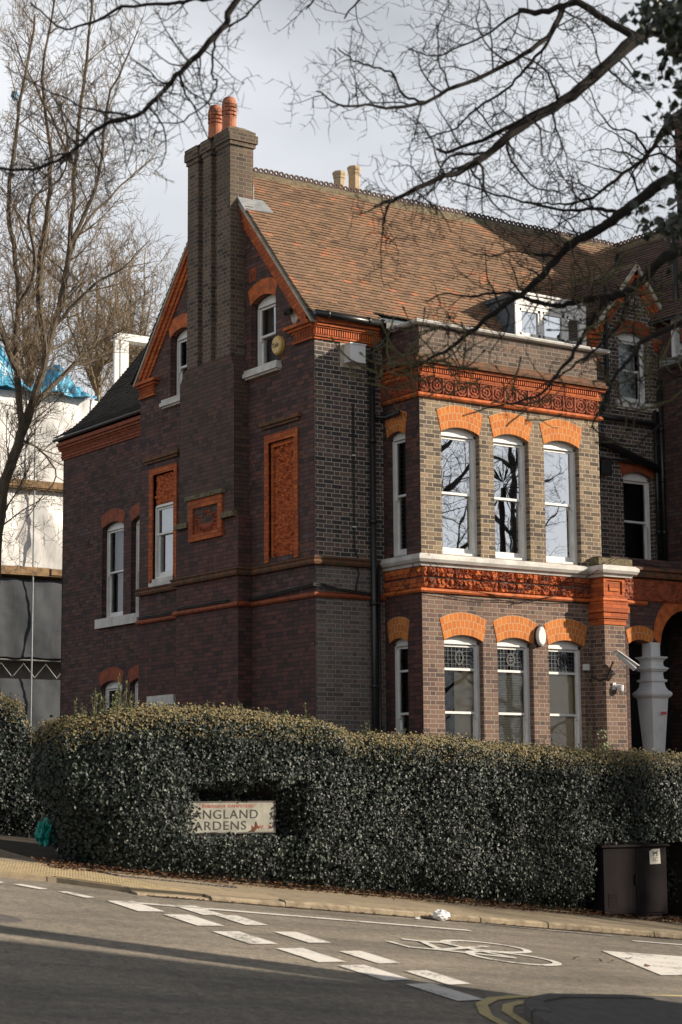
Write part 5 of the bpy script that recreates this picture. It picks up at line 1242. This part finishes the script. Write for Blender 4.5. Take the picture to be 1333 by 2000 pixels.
# ------------------------------------------------------------------ cabinet
CBX, CBY = .155, .17
def shf(mbx):
    mbx.v = [(v[0]+CBX, v[1]+CBY, v[2]) for v in mbx.v]; return mbx
cb = thing('street_cabinet', 'dark brown street cabinet in a gap under the hedge', 'cabinet', (-.1, -7.4, gz(-.1, -7.4)))
q = MB(); q.box(-.69, .47, -7.62, -7.20, .13, 1.02); shf(q).build('cabinet_body', 'cabinet_paint', cb)
q = MB(); q.box(-.67, -.105, -7.640, -7.62, .16, 1.0); q.box(-.095, .45, -7.640, -7.62, .16, 1.0); shf(q).build('door', 'cabinet_paint', cb)
q = MB(); q.hexa([(-.72, -7.67, 1.02), (.50, -7.67, 1.02), (.50, -7.17, 1.02), (-.72, -7.17, 1.02), (-.70, -7.66, 1.05), (.48, -7.66, 1.05), (.48, -7.17, 1.08), (-.70, -7.17, 1.08)]); shf(q).build('roof_lid', 'cabinet_paint', cb)
q = MB()
for k in range(6): q.box(-.60, -.42, -7.648, -7.64, .26+k*.03, .272+k*.03)
for k in range(6): q.box(-.03, .15, -7.648, -7.64, .26+k*.03, .272+k*.03)
q.box(-.125, -.112, -7.66, -7.64, .52, .66); shf(q).build('vent_slats', 'cabinet_paint', cb)
q = MB(); q.box(-.9, 1.3, -6.75, -6.7, -.5, 1.4); q.build('inner_twigs', 'hedge_core', h1)
q = MB(); q.box(-.60, .40, -7.58, -7.25, -.15, .13); shf(q).build('plinth', 'kerb_dark', cb)
nt_ = thing('paper_notice', 'white paper notice with a dog picture stuck on the dark cabinet', 'notice', (.24, -7.643, .88))
q = MB(); q.poly([(.150, -7.645, .785), (.345, -7.645, .790), (.335, -7.645, .985), (.20, -7.645, .982), (.142, -7.645, .955)]); shf(q).build('sheet', 'paper', nt_)
q = MB(); D_ = lambda pts: q.poly([(.205+x*.085, -7.647, .895+z*.065) for x, z in pts])
D_([(0, .55), (.05, .75), (.75, .72), (.95, 1.0), (1.0, .95), (.98, 1.1), (1.1, .92), (1.02, .85), (.92, .5), (.85, .45), (.2, .42)])
for x_ in (.05, .2, .78, .9): D_([(x_, .5), (x_+.08, .5), (x_+.05, -.1), (x_-.02, -.1)])
D_([(0, .7), (.05, .75), (-.12, 1.05), (-.15, 1.0)])
for z_, ws in ((.862, (.03, .025, .02)), (.843, (.02, .03)), (.824, (.025, .03, .02))):
    x_ = .20
    for w_ in ws: q.poly([(x_, -7.647, z_), (x_+w_, -7.647, z_), (x_+w_, -7.647, z_+.008), (x_, -7.647, z_+.008)]); x_ += w_+.01
shf(q).build('print', 'ink', nt_)

# ------------------------------------------------------------------ litter
def crumple(c, sx, sy, sz, mat, name, label, cat, seed, n=14, amp=.35, flat=False):
    random.seed(seed); mb = MB(); v = []
    for i in range(n+1):
        for j in range(n*2):
            th = PI*i/n; ph = PI*j/n; d = Vector((math.sin(th)*math.cos(ph), math.sin(th)*math.sin(ph), math.cos(th)))
            r_ = 1+noise.noise(d*2.5+Vector((seed, 0, 0)))*amp+noise.noise(d*6+Vector((seed, 3, 0)))*amp*.6; p = d*r_
            v.append((c[0]+p.x*sx, c[1]+p.y*sy, c[2]+max(-.9, p.z)*sz))
    mb.v = v; m2 = n*2
    for i in range(n):
        for j in range(m2): mb.f.append((i*m2+j, i*m2+(j+1) % m2, (i+1)*m2+(j+1) % m2, (i+1)*m2+j)); mb.col.append(None)
    return tagged(mb.build(name, mat), label, cat)
crumple((-4.55, -9.26, gz(-4.55, -9.26)+.055), .10, .07, .06, 'bag_white', 'plastic_bag', 'crumpled white plastic bag lying in the gutter by the far kerb', 'litter', 3)
crumple((-4.95, -9.35, gz(-4.95, -9.35)+.012), .035, .03, .012, 'bag_white', 'paper_scrap', 'tiny white scrap on the road left of the white bag', 'litter', 5, 8)
lt = thing('wet_magazine', 'flattened colourful magazine lying beside the near kerb', 'litter', (-8.0, -14.95, gz(-8, -14.95)))
q = MB(); P_ = lambda x, y, o: (x, y, gz(x, y)+o)
q.poly([P_(-8.05, -14.95, .03), P_(-7.95, -14.85, .025), P_(-7.62, -14.98, .03), P_(-7.72, -15.10, .05)]); q.build('pages', 'paper', lt)
for k, (mt, a, b_) in enumerate((('alarm_yellow', 0, .35), ('red_sticker', .4, .6), ('leaf_dead', .65, .9))):
    q = MB(); A, B = Vector((-8.02, -14.94)), Vector((-7.70, -15.08)); A2, B2 = Vector((-7.96, -14.88)), Vector((-7.65, -15.01))
    q.poly([P_(*A.lerp(B, a), .056), P_(*A.lerp(B, b_), .056), P_(*A2.lerp(B2, b_), .054), P_(*A2.lerp(B2, a), .054)]); q.build('print', mt, lt)
crumple((-7.52, -5.45, 1.29), .11, .12, .16, 'bag_teal', 'bin_bag', 'teal green bin bag in the gap behind the left end of the hedge', 'bin bag', 8, amp=.5)
crumple((-7.15, -5.3, 1.10), .16, .14, .12, 'bag_white', 'bin_bag', 'pale bin bag on the ground beside the teal bag', 'bin bag', 12, amp=.4)

# ================================================================== trees
def grow(mb, p, d, ln, r, seg, crook, up=0.0, sides=3, tip=.3):
    pts = [Vector(p)]; d = d.normalized(); n = max(2, int(ln/seg)); rs = [r]
    for i in range(n):
        d = (d+Vector((U(-1, 1), U(-1, 1), U(-1, 1)))*crook+Vector((0, 0, up))).normalized(); pts.append(pts[-1]+d*(ln/n)); rs.append(r*(1-(1-tip)*(i+1)/n))
    mb.tube(pts, rs, sides, cap=False); return pts, rs
def side_dir(t, spread, bias=Vector((0, 0, 0))):
    v = Vector((U(-1, 1), U(-1, 1), U(-1, 1))); v -= t*v.dot(t); v.normalize(); return (t*(1-spread)+v*spread+bias).normalized()
def polyl(pts, f):
    n = len(pts)-1; i = min(n-1, int(f*n)); k = f*n-i; return pts[i].lerp(pts[i+1], k), (pts[i+1]-pts[i]).normalized(), i
def twigs_along(mb, pts, rs, spacing, l1, levels, crook, up, spread=.62, start=.0, sc_=1.0, bias=Vector((0, 0, 0)), r1=.3, minr=.0016, seg=.09):
    tot = sum((b_-a).length for a, b_ in zip(pts[:-1], pts[1:])); n = int(tot/spacing)
    for k in range(n):
        f = start+(1-start)*(k+R())/max(1, n)
        if f >= 1: continue
        p, t, i = polyl(pts, f); ln = l1*U(.35, 1.15)*(1-.35*f); r = max(minr, min(rs[i]*.6, ln*.012*r1/.3))
        d = side_dir(t, spread, bias); q, qr = grow(mb, p, d, ln, r, seg*(1 if levels > 1 else .7), crook, up, 4 if r > .01 else 3)
        if levels > 1: twigs_along(mb, q, qr, spacing*.62, l1*.45, levels-1, crook*1.15, up, spread, .15, sc_, bias, r1, minr, seg*.75)

def smooth_path(P, k=4):
    out_ = []; P = [Vector(p) for p in P]; n = len(P)
    for i in range(n-1):
        p0, p1, p2, p3 = P[max(0, i-1)], P[i], P[i+1], P[min(n-1, i+2)]
        for j in range(k):
            t = j/k; out_.append(.5*((2*p1)+(-p0+p2)*t+(2*p0-5*p1+4*p2-p3)*t*t+(-p0+3*p1-3*p2+p3)*t**3))
    out_.append(P[-1]); return out_
# ---- big bare street tree whose limbs overhang the view; its trunk stands right of the frame
random.seed(31)
TB = atpx(1960, 1900, 15.0); TB.z = gz(TB.x, TB.y)
fg = thing('street_tree', 'bare dark tree overhanging from the right with crooked limbs', 'tree', tuple(TB))
fork = atpx(1960, 500, 15.0); fork2 = atpx(1900, -150, 14.0)
tk = MB(); tk.tube(smooth_path([TB-Vector((0, 0, .3)), TB.lerp(fork, .5)+Vector((.1, 0, 0)), fork, fork2, atpx(1800, -900, 14)]), [.30]*5+[.27]*4+[.24]*4+[.16]*4, 14); tk.build('trunk', 'bark_dark', fg)
limbs = MB(); tw = MB()
def limb(pp, r0, r1, spacing=.125, l1=.75, levels=3, up=.02, green=False, start=0, k=4, t_start=None, crook=.42):
    P = smooth_path([atpx(a, b_, d) for a, b_, d in pp], k); n = len(P); P = [p+Vector((U(-1, 1), U(-1, 1), U(-1, 1)))*.008 for p in P]
    rs = [max(.0035, (r0*.8+(r1*.85-r0*.8)*(i/(n-1))**.8))*U(.9, 1.12) for i in range(n)]; limbs.tube(P, rs, 8)
    twigs_along(tw, P, rs, spacing, l1, levels, crook, up, .75, start=start, seg=.07, minr=.0027, r1=.42)
# upper limbs
limb([(1900, -100, 14), (1600, -20, 13.5), (1333, 45, 13), (1242, 75, 12.8), (1167, 145, 12.7), (1102, 197, 12.6), (1017, 250, 12.5), (947, 305, 12.4), (905, 330, 12.3), (850, 352, 12.2), (780, 385, 12.1), (735, 402, 12)], .075, .012, start=.3)
limb([(1102, 200, 12.6), (1057, 215, 12.6), (967, 262, 12.7), (882, 296, 12.8), (850, 290, 12.9)], .028, .010)
limb([(1242, 70, 12.8), (1182, 38, 12.9), (1132, 5, 13), (1102, 10, 13), (1060, 24, 13), (1017, 20, 13.1)], .036, .022, l1=.5)
limb([(1102, 10, 13), (1077, 62, 12.9), (1037, 97, 12.8), (967, 136, 12.8), (892, 170, 12.7), (827, 200, 12.6), (767, 211, 12.5), (717, 206, 12.4), (660, 205, 12.3), (620, 178, 12.3)], .026, .007)
limb([(827, 200, 12.6), (787, 185, 12.6), (767, 146, 12.6), (732, 130, 12.6), (690, 118, 12.6), (660, 95, 12.6)], .013, .005, l1=.5)
limb([(1102, 20, 13), (1067, 85, 13.3), (1027, 135, 13.5), (987, 175, 13.6), (932, 210, 13.7), (892, 250, 13.8), (830, 270, 13.9)], .018, .006, l1=.8)
limb([(1017, 20, 13.1), (960, 60, 13), (900, 90, 13), (850, 110, 13), (800, 95, 13)], .012, .005, l1=.7)
limb([(1130, 0, 13.2), (1000, -60, 13), (900, -80, 13), (820, -60, 13), (740, -30, 13), (690, 10, 13), (672, 35, 13)], .025, .006, l1=.6)
limb([(900, -80, 13), (700, -90, 13), (640, -50, 13), (620, -10, 13), (600, 20, 13)], .018, .006, l1=.5)
limb([(930, 210, 13.7), (960, 250, 13.8), (1000, 290, 13.9), (1040, 330, 14)], .009, .004, l1=.5)
# middle limbs
limb([(1960, 500, 15), (1600, 250, 14), (1400, 170, 13.6), (1333, 215, 13.5), (1302, 245, 13.4), (1267, 300, 13.4), (1217, 340, 13.4), (1157, 385, 13.4), (1092, 400, 13.5), (1050, 395, 13.5)], .04, .006, l1=.6, start=.4)
limb([(1207, 415, 13.1), (1160, 408, 13.2), (1117, 411, 13.3), (1057, 400, 13.4), (987, 385, 13.5), (927, 365, 13.6), (880, 350, 13.6)], .019, .006, l1=.65)
limb([(1267, 300, 13.4), (1240, 260, 13.4), (1200, 250, 13.5), (1170, 220, 13.5), (1150, 170, 13.5)], .012, .004, l1=.5)
limb([(1333, 330, 13.1), (1290, 300, 13.3), (1250, 320, 13.4), (1220, 370, 13.5)], .014, .005, l1=.5)
# big descending limb
limb([(1960, 420, 15), (1600, 300, 13.8), (1333, 340, 13.2), (1267, 380, 13.1), (1207, 422, 13), (1167, 450, 13), (1117, 475, 12.9), (1092, 500, 12.9), (1057, 540, 12.8), (1017, 575, 12.8), (967, 610, 12.7), (930, 640, 12.7), (880, 678, 12.6), (840, 700, 12.6), (800, 722, 12.5), (765, 735, 12.5)], .062, .006, start=.25, l1=.55)
limb([(1017, 575, 12.8), (960, 572, 12.9), (910, 580, 13), (870, 575, 13.1), (830, 590, 13.1)], .014, .005, l1=.5)
limb([(1092, 500, 12.9), (1060, 500, 13), (1000, 490, 13.1), (960, 500, 13.2), (900, 490, 13.3)], .011, .004, l1=.45)
limb([(930, 640, 12.7), (900, 650, 12.7), (860, 640, 12.6), (820, 650, 12.6), (780, 640, 12.6), (745, 655, 12.6)], .010, .004, l1=.4, spacing=.1)
# lower limbs
limb([(1960, 520, 15), (1600, 420, 13.6), (1333, 488, 12.6), (1271, 533, 12.5), (1226, 567, 12.4), (1185, 583, 12.3), (1145, 583, 12.3), (1100, 596, 12.2), (1050, 590, 12.2), (1000, 574, 12.2)], .055, .014, start=.3, l1=.4)
limb([(1226, 567, 12.4), (1215, 620, 12.3), (1200, 650, 12.2), (1154, 690, 12.2), (1120, 715, 12.1), (1088, 738, 12.1), (1050, 760, 12)], .014, .006, l1=.4)
limb([(1185, 583, 12.3), (1169, 606, 12.2), (1140, 655, 12.2), (1115, 699, 12.1), (1079, 744, 12), (1055, 771, 12), (1010, 786, 11.9), (968, 792, 11.9), (902, 812, 11.9)], .021, .005, l1=.4)
limb([(1800, 560, 14), (1500, 560, 12.6), (1333, 630, 12), (1262, 661, 11.9), (1235, 697, 11.8), (1208, 727, 11.8), (1185, 772, 11.8), (1156, 832, 11.8)], .035, .006, l1=.32, start=.4)
limb([(1156, 832, 11.8), (1190, 858, 11.8), (1240, 872, 11.9), (1270, 845, 12), (1333, 795, 12.1), (1450, 700, 12.3)], .006, .007, l1=.3, spacing=.13)
limb([(1242, 580, 12.4), (1238, 640, 12.3), (1245, 700, 12.2), (1250, 760, 12.2), (1243, 800, 12.2)], .007, .004, l1=.25)
limb([(1450, 700, 12.3), (1333, 735, 12), (1300, 725, 12), (1260, 735, 12), (1230, 760, 12)], .010, .004, l1=.35, spacing=.09)
# long high limb reaching over the left of the view
limb([(1900, -150, 14), (1500, -420, 13), (1000, -420, 12.4), (650, -220, 12), (465, 0, 11.8), (440, 45, 11.8), (400, 95, 11.8), (352, 140, 11.8), (320, 178, 11.8), (262, 228, 11.8), (200, 245, 11.9), (150, 290, 12), (100, 320, 12.1), (50, 331, 12.2), (-40, 322, 12.3)], .036, .009, start=.42, l1=.6)
limb([(425, 65, 11.8), (418, 100, 11.8), (415, 150, 11.8), (427, 162, 11.8), (395, 210, 11.8), (345, 240, 11.8), (300, 236, 11.8)], .012, .004, l1=.35, spacing=.13)
limb([(650, -220, 12), (500, -80, 12), (430, -10, 12.1), (370, 0, 12.1), (330, 6, 12.2), (240, 14, 12.2), (180, 46, 12.3), (128, 55, 12.3), (98, 38, 12.4), (60, 5, 12.4)], .022, .006, l1=.5, start=.3)
limb([(650, -220, 12), (560, -60, 12), (508, 0, 12), (470, 38, 12), (430, 62, 12)], .012, .008, l1=.4, start=.5)
limb([(262, 228, 11.8), (180, 215, 11.8), (120, 190, 11.9), (60, 160, 12), (10, 130, 12)], .010, .004, l1=.5)
limb([(320, 178, 11.8), (360, 190, 11.8), (400, 228, 11.8)], .006, .003, l1=.3)
lo = limbs.build('limbs', 'bark_dark', fg); tw.build('twigs', 'bark_dark', fg)
# curled budding twigs with green bark low in the crown
gt = MB(); random.seed(77)
for cx, cy, n_, sp in ((770, 720, 26, 60), (880, 720, 14, 60), (1180, 560, 24, 60), (1290, 720, 22, 40), (1170, 640, 12, 40), (1000, 790, 10, 50), (1230, 800, 8, 40), (1290, 590, 6, 30)):
    for _ in range(n_):
        p = atpx(cx+random.gauss(0, sp*.55), cy+random.gauss(0, sp*.45), U(11.8, 12.6)); d = Vector((U(-1, 1), U(-1, 1), U(-.7, .5)))
        pts, rs = grow(gt, p, d, U(.18, .42), U(.0045, .008), .05, .35, .13, 4, .6)
        e = pts[-1]; t = (pts[-1]-pts[-2]).normalized(); gt.tube([e, e+t*.02, e+t*.035], [.007, .008, .003], 4)
        if R() < .6: grow(gt, pts[len(pts)//2], side_dir(t, .7), U(.08, .16), .004, .04, .3, .15, 3, .6)
gt.build('budding_twigs', 'bark_green', fg)
# dark evergreen at the top right corner
random.seed(5)
EB = atpx(1680, 1900, 12.0); EB.z = gz(EB.x, EB.y)
ev = thing('evergreen_tree', 'dark leafy evergreen showing in the top right corner', 'tree', tuple(EB))
q = MB(); q.tube(smooth_path([EB-Vector((0, 0, .3)), atpx(1660, 900, 12), atpx(1600, 200, 11.5), atpx(1500, -200, 11.3)]), [.16]*4+[.13]*4+[.1]*5, 10)
for pp in ([(1600, 200, 11.5), (1450, 120, 11.2), (1333, 90, 11), (1270, 60, 10.9)], [(1640, 500, 11.8), (1450, 420, 11.3), (1340, 430, 11), (1290, 445, 10.9)], [(1600, 250, 11.5), (1450, 240, 11.2), (1350, 225, 11), (1320, 230, 10.9)], [(1500, -100, 11.3), (1400, -30, 11), (1310, 20, 10.9), (1270, 20, 10.9)]):
    q.tube(smooth_path([atpx(*a) for a in pp]), [.03]*5+[.02]*4+[.008]*4, 6)
q.build('trunk', 'bark_dark', ev)
q = MB()
def leafclump(cx, cy, sx, sy, n):
    for _ in range(n):
        p = atpx(cx+random.gauss(0, sx), cy+random.gauss(0, sy), U(10.4, 11.6)); leaf(q, p, Vector((U(-1, 1), U(-1, 1), U(-1, 1))), U(.05, .085), R())
leafclump(1360, 50, 52, 42, 620); leafclump(1290, 30, 25, 25, 90); leafclump(1345, 140, 22, 30, 90); leafclump(1262, 150, 16, 10, 8); leafclump(1320, 230, 20, 16, 40); leafclump(1310, 440, 28, 16, 60); leafclump(1275, 455, 16, 12, 12); leafclump(1240, 405, 12, 12, 5); leafclump(1345, 400, 25, 60, 140); leafclump(1450, 150, 60, 150, 500)
q.build('foliage', 'evergreen_leaf', ev)
# ---- bare tree at the left, up the side street behind the house
random.seed(13)
def bare_tree(name, label, y, base_px, stems, mat, group=None, dens=.24, l1=1.9, rbase=.2, levels=3, thin=.0062):
    b0 = at_y(*base_px, y); g = gz(b0.x, min(b0.y, 50)); t_ = thing(name, label, 'tree', (b0.x, b0.y, g), group)
    tkm = MB(); cr_ = MB(); first = None
    for i, (pp, r0, r1) in enumerate(stems):
        P = smooth_path([at_y(a, b_, y+dy) for a, b_, dy in pp], 4)
        if i == 0: P = [Vector((b0.x, b0.y, g-.3))]+P
        n = len(P); P = [p+Vector((U(-1, 1), U(-1, 1), 0))*.03 for p in P]; rs = [r0+(r1-r0)*(k/(n-1)) for k in range(n)]
        tkm.tube(P, rs, 9 if r0 > .08 else 6)
        twigs_along(cr_, P, rs, dens, l1, levels, .20, .05, .62, start=.35 if i == 0 else .08, bias=Vector((0, 0, .25)), r1=.32, minr=thin, seg=.24)
    tkm.build('trunk', 'bark_mid' if mat == 'bark_light' else mat, t_); cr_.build('branches', mat, t_); return t_
bare_tree('bare_tree', 'large leafless tree with many pale twigs at the left, left of the gable', 15, (3, 1350),
  [([(-14, 1250, 0), (-8, 1080, 0), (12, 940, 0), (42, 850, 0), (60, 800, 0)], .135, .115),
   ([(60, 800, 0), (90, 700, 0), (115, 600, .3), (135, 480, .5), (150, 300, .8), (168, 120, 1), (185, -60, 1)], .10, .025),
   ([(60, 800, 0), (120, 735, .5), (170, 690, 1), (220, 640, 1.3), (262, 590, 1.6)], .07, .012),
   ([(45, 850, 0), (32, 700, -.5), (35, 550, -.8), (18, 400, -1), (40, 200, -1), (70, 30, -1)], .085, .025),
   ([(90, 700, 0), (75, 560, -.3), (90, 430, -.6), (100, 300, -.8), (85, 150, -1), (110, -20, -1)], .08, .02),
   ([(120, 600, .3), (135, 500, .6), (165, 440, 1), (205, 395, 1.4), (250, 350, 1.7), (300, 310, 2)], .06, .012),
   ([(135, 480, .5), (180, 390, .2), (200, 300, 0), (210, 200, -.3), (250, 110, -.5), (270, 60, -.5)], .055, .012),
   ([(105, 640, .3), (150, 590, 0), (200, 545, -.3), (245, 520, -.6), (290, 470, -.8)], .05, .010),
   ([(32, 720, -.5), (0, 640, -1), (-30, 500, -1.5), (-40, 300, -2)], .07, .02),
   ([(45, 860, 0), (80, 880, .8), (110, 930, 1.2), (60, 1000, 1.4), (30, 1060, 1.5)], .03, .008),
   ([(35, 600, -.8), (70, 520, -1.2), (60, 400, -1.5), (130, 330, -1.8), (120, 200, -2)], .05, .012),
   ([(150, 340, .8), (110, 250, 1), (60, 150, 1.2), (20, 60, 1.4)], .04, .012)], 'bark_light')
for i, (bx, yy, lab) in enumerate([(190, 44, 'pale leafless tree behind the blue tarpaulin, nearer the house roof'), (60, 52, 'pale leafless tree behind the scaffold at the photo edge'), (255, 50, 'leafless tree seen through the white frame above the rear roof')]):
    random.seed(40+i)
    st = [([(bx, 900, 0), (bx+2, 780, 0), (bx, 700, 0)], .2, .13)]
    for k in range(7):
        dx = (k-3)*22+U(-8, 8); st.append(([(bx, 770-k*8, 0), (bx+dx*.5, 690, U(-1, 1)), (bx+dx*.9, 610, U(-1.5, 1.5)), (bx+dx*1.1, U(470, 560), U(-2, 2))], .08, .02))
    bare_tree('background_tree', lab, yy, (bx, 1000), st, 'bark_far', 'bare trees beyond the scaffold', dens=.42, l1=2.6, levels=3, thin=.011)
bl_ = crumple(tuple(at_y(30, 187, 15)), .09, .06, .12, 'bag_blue', 'plastic_scrap', 'small blue plastic scrap caught high in the bare left tree', 'litter', 17, amp=.6)

# ================================================================== scaffolded building behind
sf = thing('scaffolded_building', 'building wrapped in white plastic sheeting on scaffold at the left', 'building', (6, 25, gz(6, 24)))
YS = 24.0
random.seed(2)
def sheet_panel(x0, x1, z0, z1, mat, seed, billow=.12):
    mb = MB(); nu, nv = 90, 26
    for j in range(nv+1):
        for i in range(nu+1):
            u, v = i/nu, j/nv; x = x0+(x1-x0)*u; z = z0+(z1-z0)*v; bay_ = abs(math.sin(PI*(x+seed*.3)/2.1))
            y = YS-billow*bay_*math.sin(PI*v)-.05*noise.noise(Vector((x*2.5+z*.8, z*1.1, seed)))-.05*abs(noise.noise(Vector((x*6-z*2.5, z*1.4, seed+9))))
            if j == 0: z += .05*noise.noise(Vector((x*2, 0, seed)))
            mb.v.append((x, y, z))
    for j in range(nv):
        for i in range(nu): a = j*(nu+1)+i; mb.f.append((a, a+1, a+nu+2, a+nu+1)); mb.col.append(None)
    mb.build('sheeting', mat, sf, smooth=True)
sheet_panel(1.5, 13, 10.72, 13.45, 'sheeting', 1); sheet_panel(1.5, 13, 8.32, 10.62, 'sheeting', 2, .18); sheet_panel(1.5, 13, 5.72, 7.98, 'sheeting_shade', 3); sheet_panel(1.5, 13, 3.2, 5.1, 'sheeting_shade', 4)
for z in (10.62, 8.10): 
    x = 1.2; q = MB()
    while x < 13: w_ = U(1.6, 2.4); q.box(x, x+w_-.02, YS-.28+U(-.03, .03), YS-.24, z, z+.20+U(-.02, .02)); q.box(x, x+w_-.01, YS-.25, YS+.9, z-.04, z); x += w_
    q.build('scaffold_boards', 'timber', sf)
q = MB()
for x in (2.2, 4.3, 6.15, 8.2, 10.3, 12.4): q.tube([(x, YS-.18, 1.5), (x, YS-.18, 13.6)], .025, 6)
for z in (4.9, 5.65, 7.2, 9.6, 12.2): q.tube([(1.2, YS+.1, z), (13, YS+.1, z)], .024, 6)
x = 1.5
while x < 13: q.tube([(x, YS+.15, 5.15), (x+.35, YS+.15, 5.55), (x+.7, YS+.15, 5.15)], .02, 5); x += .7
q.build('scaffold_tubes', 'steel', sf)
q = MB(); q.box(1.3, 13, YS+1.2, YS+8, 0, 12.9); q.build('building_wall', 'render_far', sf)
# blue tarpaulin heaped on top
mb = MB(); nu, nv = 70, 16; x0, x1 = at_y(-60, 760, YS).x, at_y(178, 790, YS).x
for j in range(nv+1):
    for i in range(nu+1):
        u, v = i/nu, j/nv; x = x0+(x1-x0)*u; e = min(1, (1-u)*3.2)*(.7+.5*noise.noise(Vector((x*.9, 0, 5)))+.25*math.sin(u*9)); e = max(.12, e)
        z = 13.42+1.3*e*math.sin(PI*v*.97); y = YS-.3+1.6*v
        p = Vector((x, y, z)); n1 = noise.noise(p*2.2)*.16+abs(noise.noise(p*5))*.14
        mb.v.append((x+n1*.5, y-n1, z+n1*.7))
for j in range(nv):
    for i in range(nu): a = j*(nu+1)+i; mb.f.append((a, a+1, a+nu+2, a+nu+1)); mb.col.append(None)
tagged(mb.build('blue_tarpaulin', 'tarp_blue'), 'crumpled bright blue tarpaulin on top of the scaffolded building', 'tarpaulin')
wf = thing('white_scaffold_frame', 'bright white open frame rising behind the rear wing roof', 'frame', tuple(at_y(240, 800, YS+2)))
def beam(mbx, a, b_, w_): 
    d = (b_-a).normalized(); s = d.orthogonal().normalized()
    mbx.tube([a, b_], w_, 4)
Y2 = 26.0
q = MB()
for px in (228, 240, 246): pass
def vbox(px0, px1, py0, py1, y, dep):
    a, b_ = at_y(px0, py0, y), at_y(px1, py1, y); q.box(a.x, b_.x, y, y+dep, b_.z, a.z)
vbox(225, 232, 650, 800, Y2, .1); vbox(237, 243, 652, 800, Y2, .1); vbox(244, 251, 655, 800, Y2+.02, .4)
a = at_y(228, 649, Y2); b_ = at_y(330, 672, Y2); q.box(a.x, b_.x, Y2-.02, Y2+.4, a.z-.22, a.z)
q.build('frame_posts', 'white_paint', wf)

# ================================================================== unseen house added behind and right of the viewer to shade the road
nb = thing('unseen_shadow_house', 'unseen brick house added outside the frame to cast the road shadow', 'house', (5.3, -25.3, -2.4))
v_ = Vector((.896, -.444)); n_ = Vector((-.444, -.896)); o_ = Vector((5.3, -25.3)); zt = 8.8
def cp_(a, b_, z): p = o_+v_*a+n_*b_; return (p.x, p.y, z)
def prism(mbx, a0, a1, b0, b1, z0, z1): mbx.hexa([cp_(a0, b0, z0), cp_(a1, b0, z0), cp_(a1, b1, z0), cp_(a0, b1, z0), cp_(a0, b0, z1), cp_(a1, b0, z1), cp_(a1, b1, z1), cp_(a0, b1, z1)])
q = MB(); prism(q, -9, 18, 0.1, 8, -5, 8.45); q.build('wall', 'brick_flank', nb)
q = MB(); prism(q, -9.15, 18.15, 0, 8.15, 8.45, 8.8); q.build('parapet', 'white_stone', nb)
for k in range(6):
    for z in (-.5, 3.4):
        q = MB(); prism(q, -7.5+k*4, -6.4+k*4, .04, .12, z, z+2.0); w0 = q.build('window', 'white_paint', nb)
        q = MB(); prism(q, -7.42+k*4, -6.48+k*4, .02, .06, z+.08, z+1.92); q.build('pane', 'door_black', w0)

random.seed(88)
# trees across the street, mirrored in the first floor panes
for (bx, by, hh, lab) in ((14.5, -17.5, 21, 'tall bare tree across the street beyond the right edge of the view'), (25, -26, 24, 'farther bare tree across the street, off the right of the view')):
    g = gz(bx, by); t_ = thing('bare_tree', lab, 'tree', (bx, by, g)); a_ = MB(); b2_ = MB()
    tr_, trs = grow(a_, (bx, by, g-.2), Vector((0, 0, 1)), hh*.8, .2, 1.2, .05, .1, 9, .4)
    for k in range(17):
        f = .30+.70*k/17; p, t, i = polyl(tr_, f); d = Vector((math.cos(k*2.4), math.sin(k*2.4), .55)); q_, qr = grow(a_, p, d, U(3.0, 5.0)*(1.2-f*.5), .075, .5, .16, .05, 6, .2)
        twigs_along(b2_, q_, qr, .28, 1.7, 3, .22, .04, .62, start=.12, minr=.006, seg=.25)
    a_.build('trunk', 'bark_dark', t_); b2_.build('branches', 'bark_dark', t_)
pm = thing('cordyline_palm', 'spiky cordyline palm in the garden, outside the frame on the right', 'palm', (7.9, -6.4, gz(7.9, -6.4)))
q = MB(); q.tube(smooth_path([Vector((7.9, -6.4, -1.3)), Vector((8.0, -6.5, 4)), Vector((7.7, -6.2, 8.1))]), .06, 8); q.build('trunk', 'bark_dark', pm)
q = MB()
for c_ in (Vector((7.7, -6.2, 8.2)),):
    for k in range(48):
        d = Vector((U(-1, 1), U(-1, 1), U(-.8, 1))).normalized(); e = c_+d*U(.5, .8)-Vector((0, 0, U(0, .12))); s_ = d.orthogonal().normalized()*.016; m_ = c_.lerp(e, .5)
        q.quad(c_-s_*.6, m_-s_, e, m_+s_)
q.build('fronds', 'evergreen_leaf', pm)

random.seed(3)
q = MB()
for i in range(26): grow(q, Vector((U(-6.7, -5.15), U(-7.2, -7.0), 1.15)), Vector((U(-.3, .3), U(-.1, .1), 1)), U(.6, .85), .007, .12, .12, 0, 4, .5)
q.build('inner_stems', 'bark_mid', h1, kind='stuff')
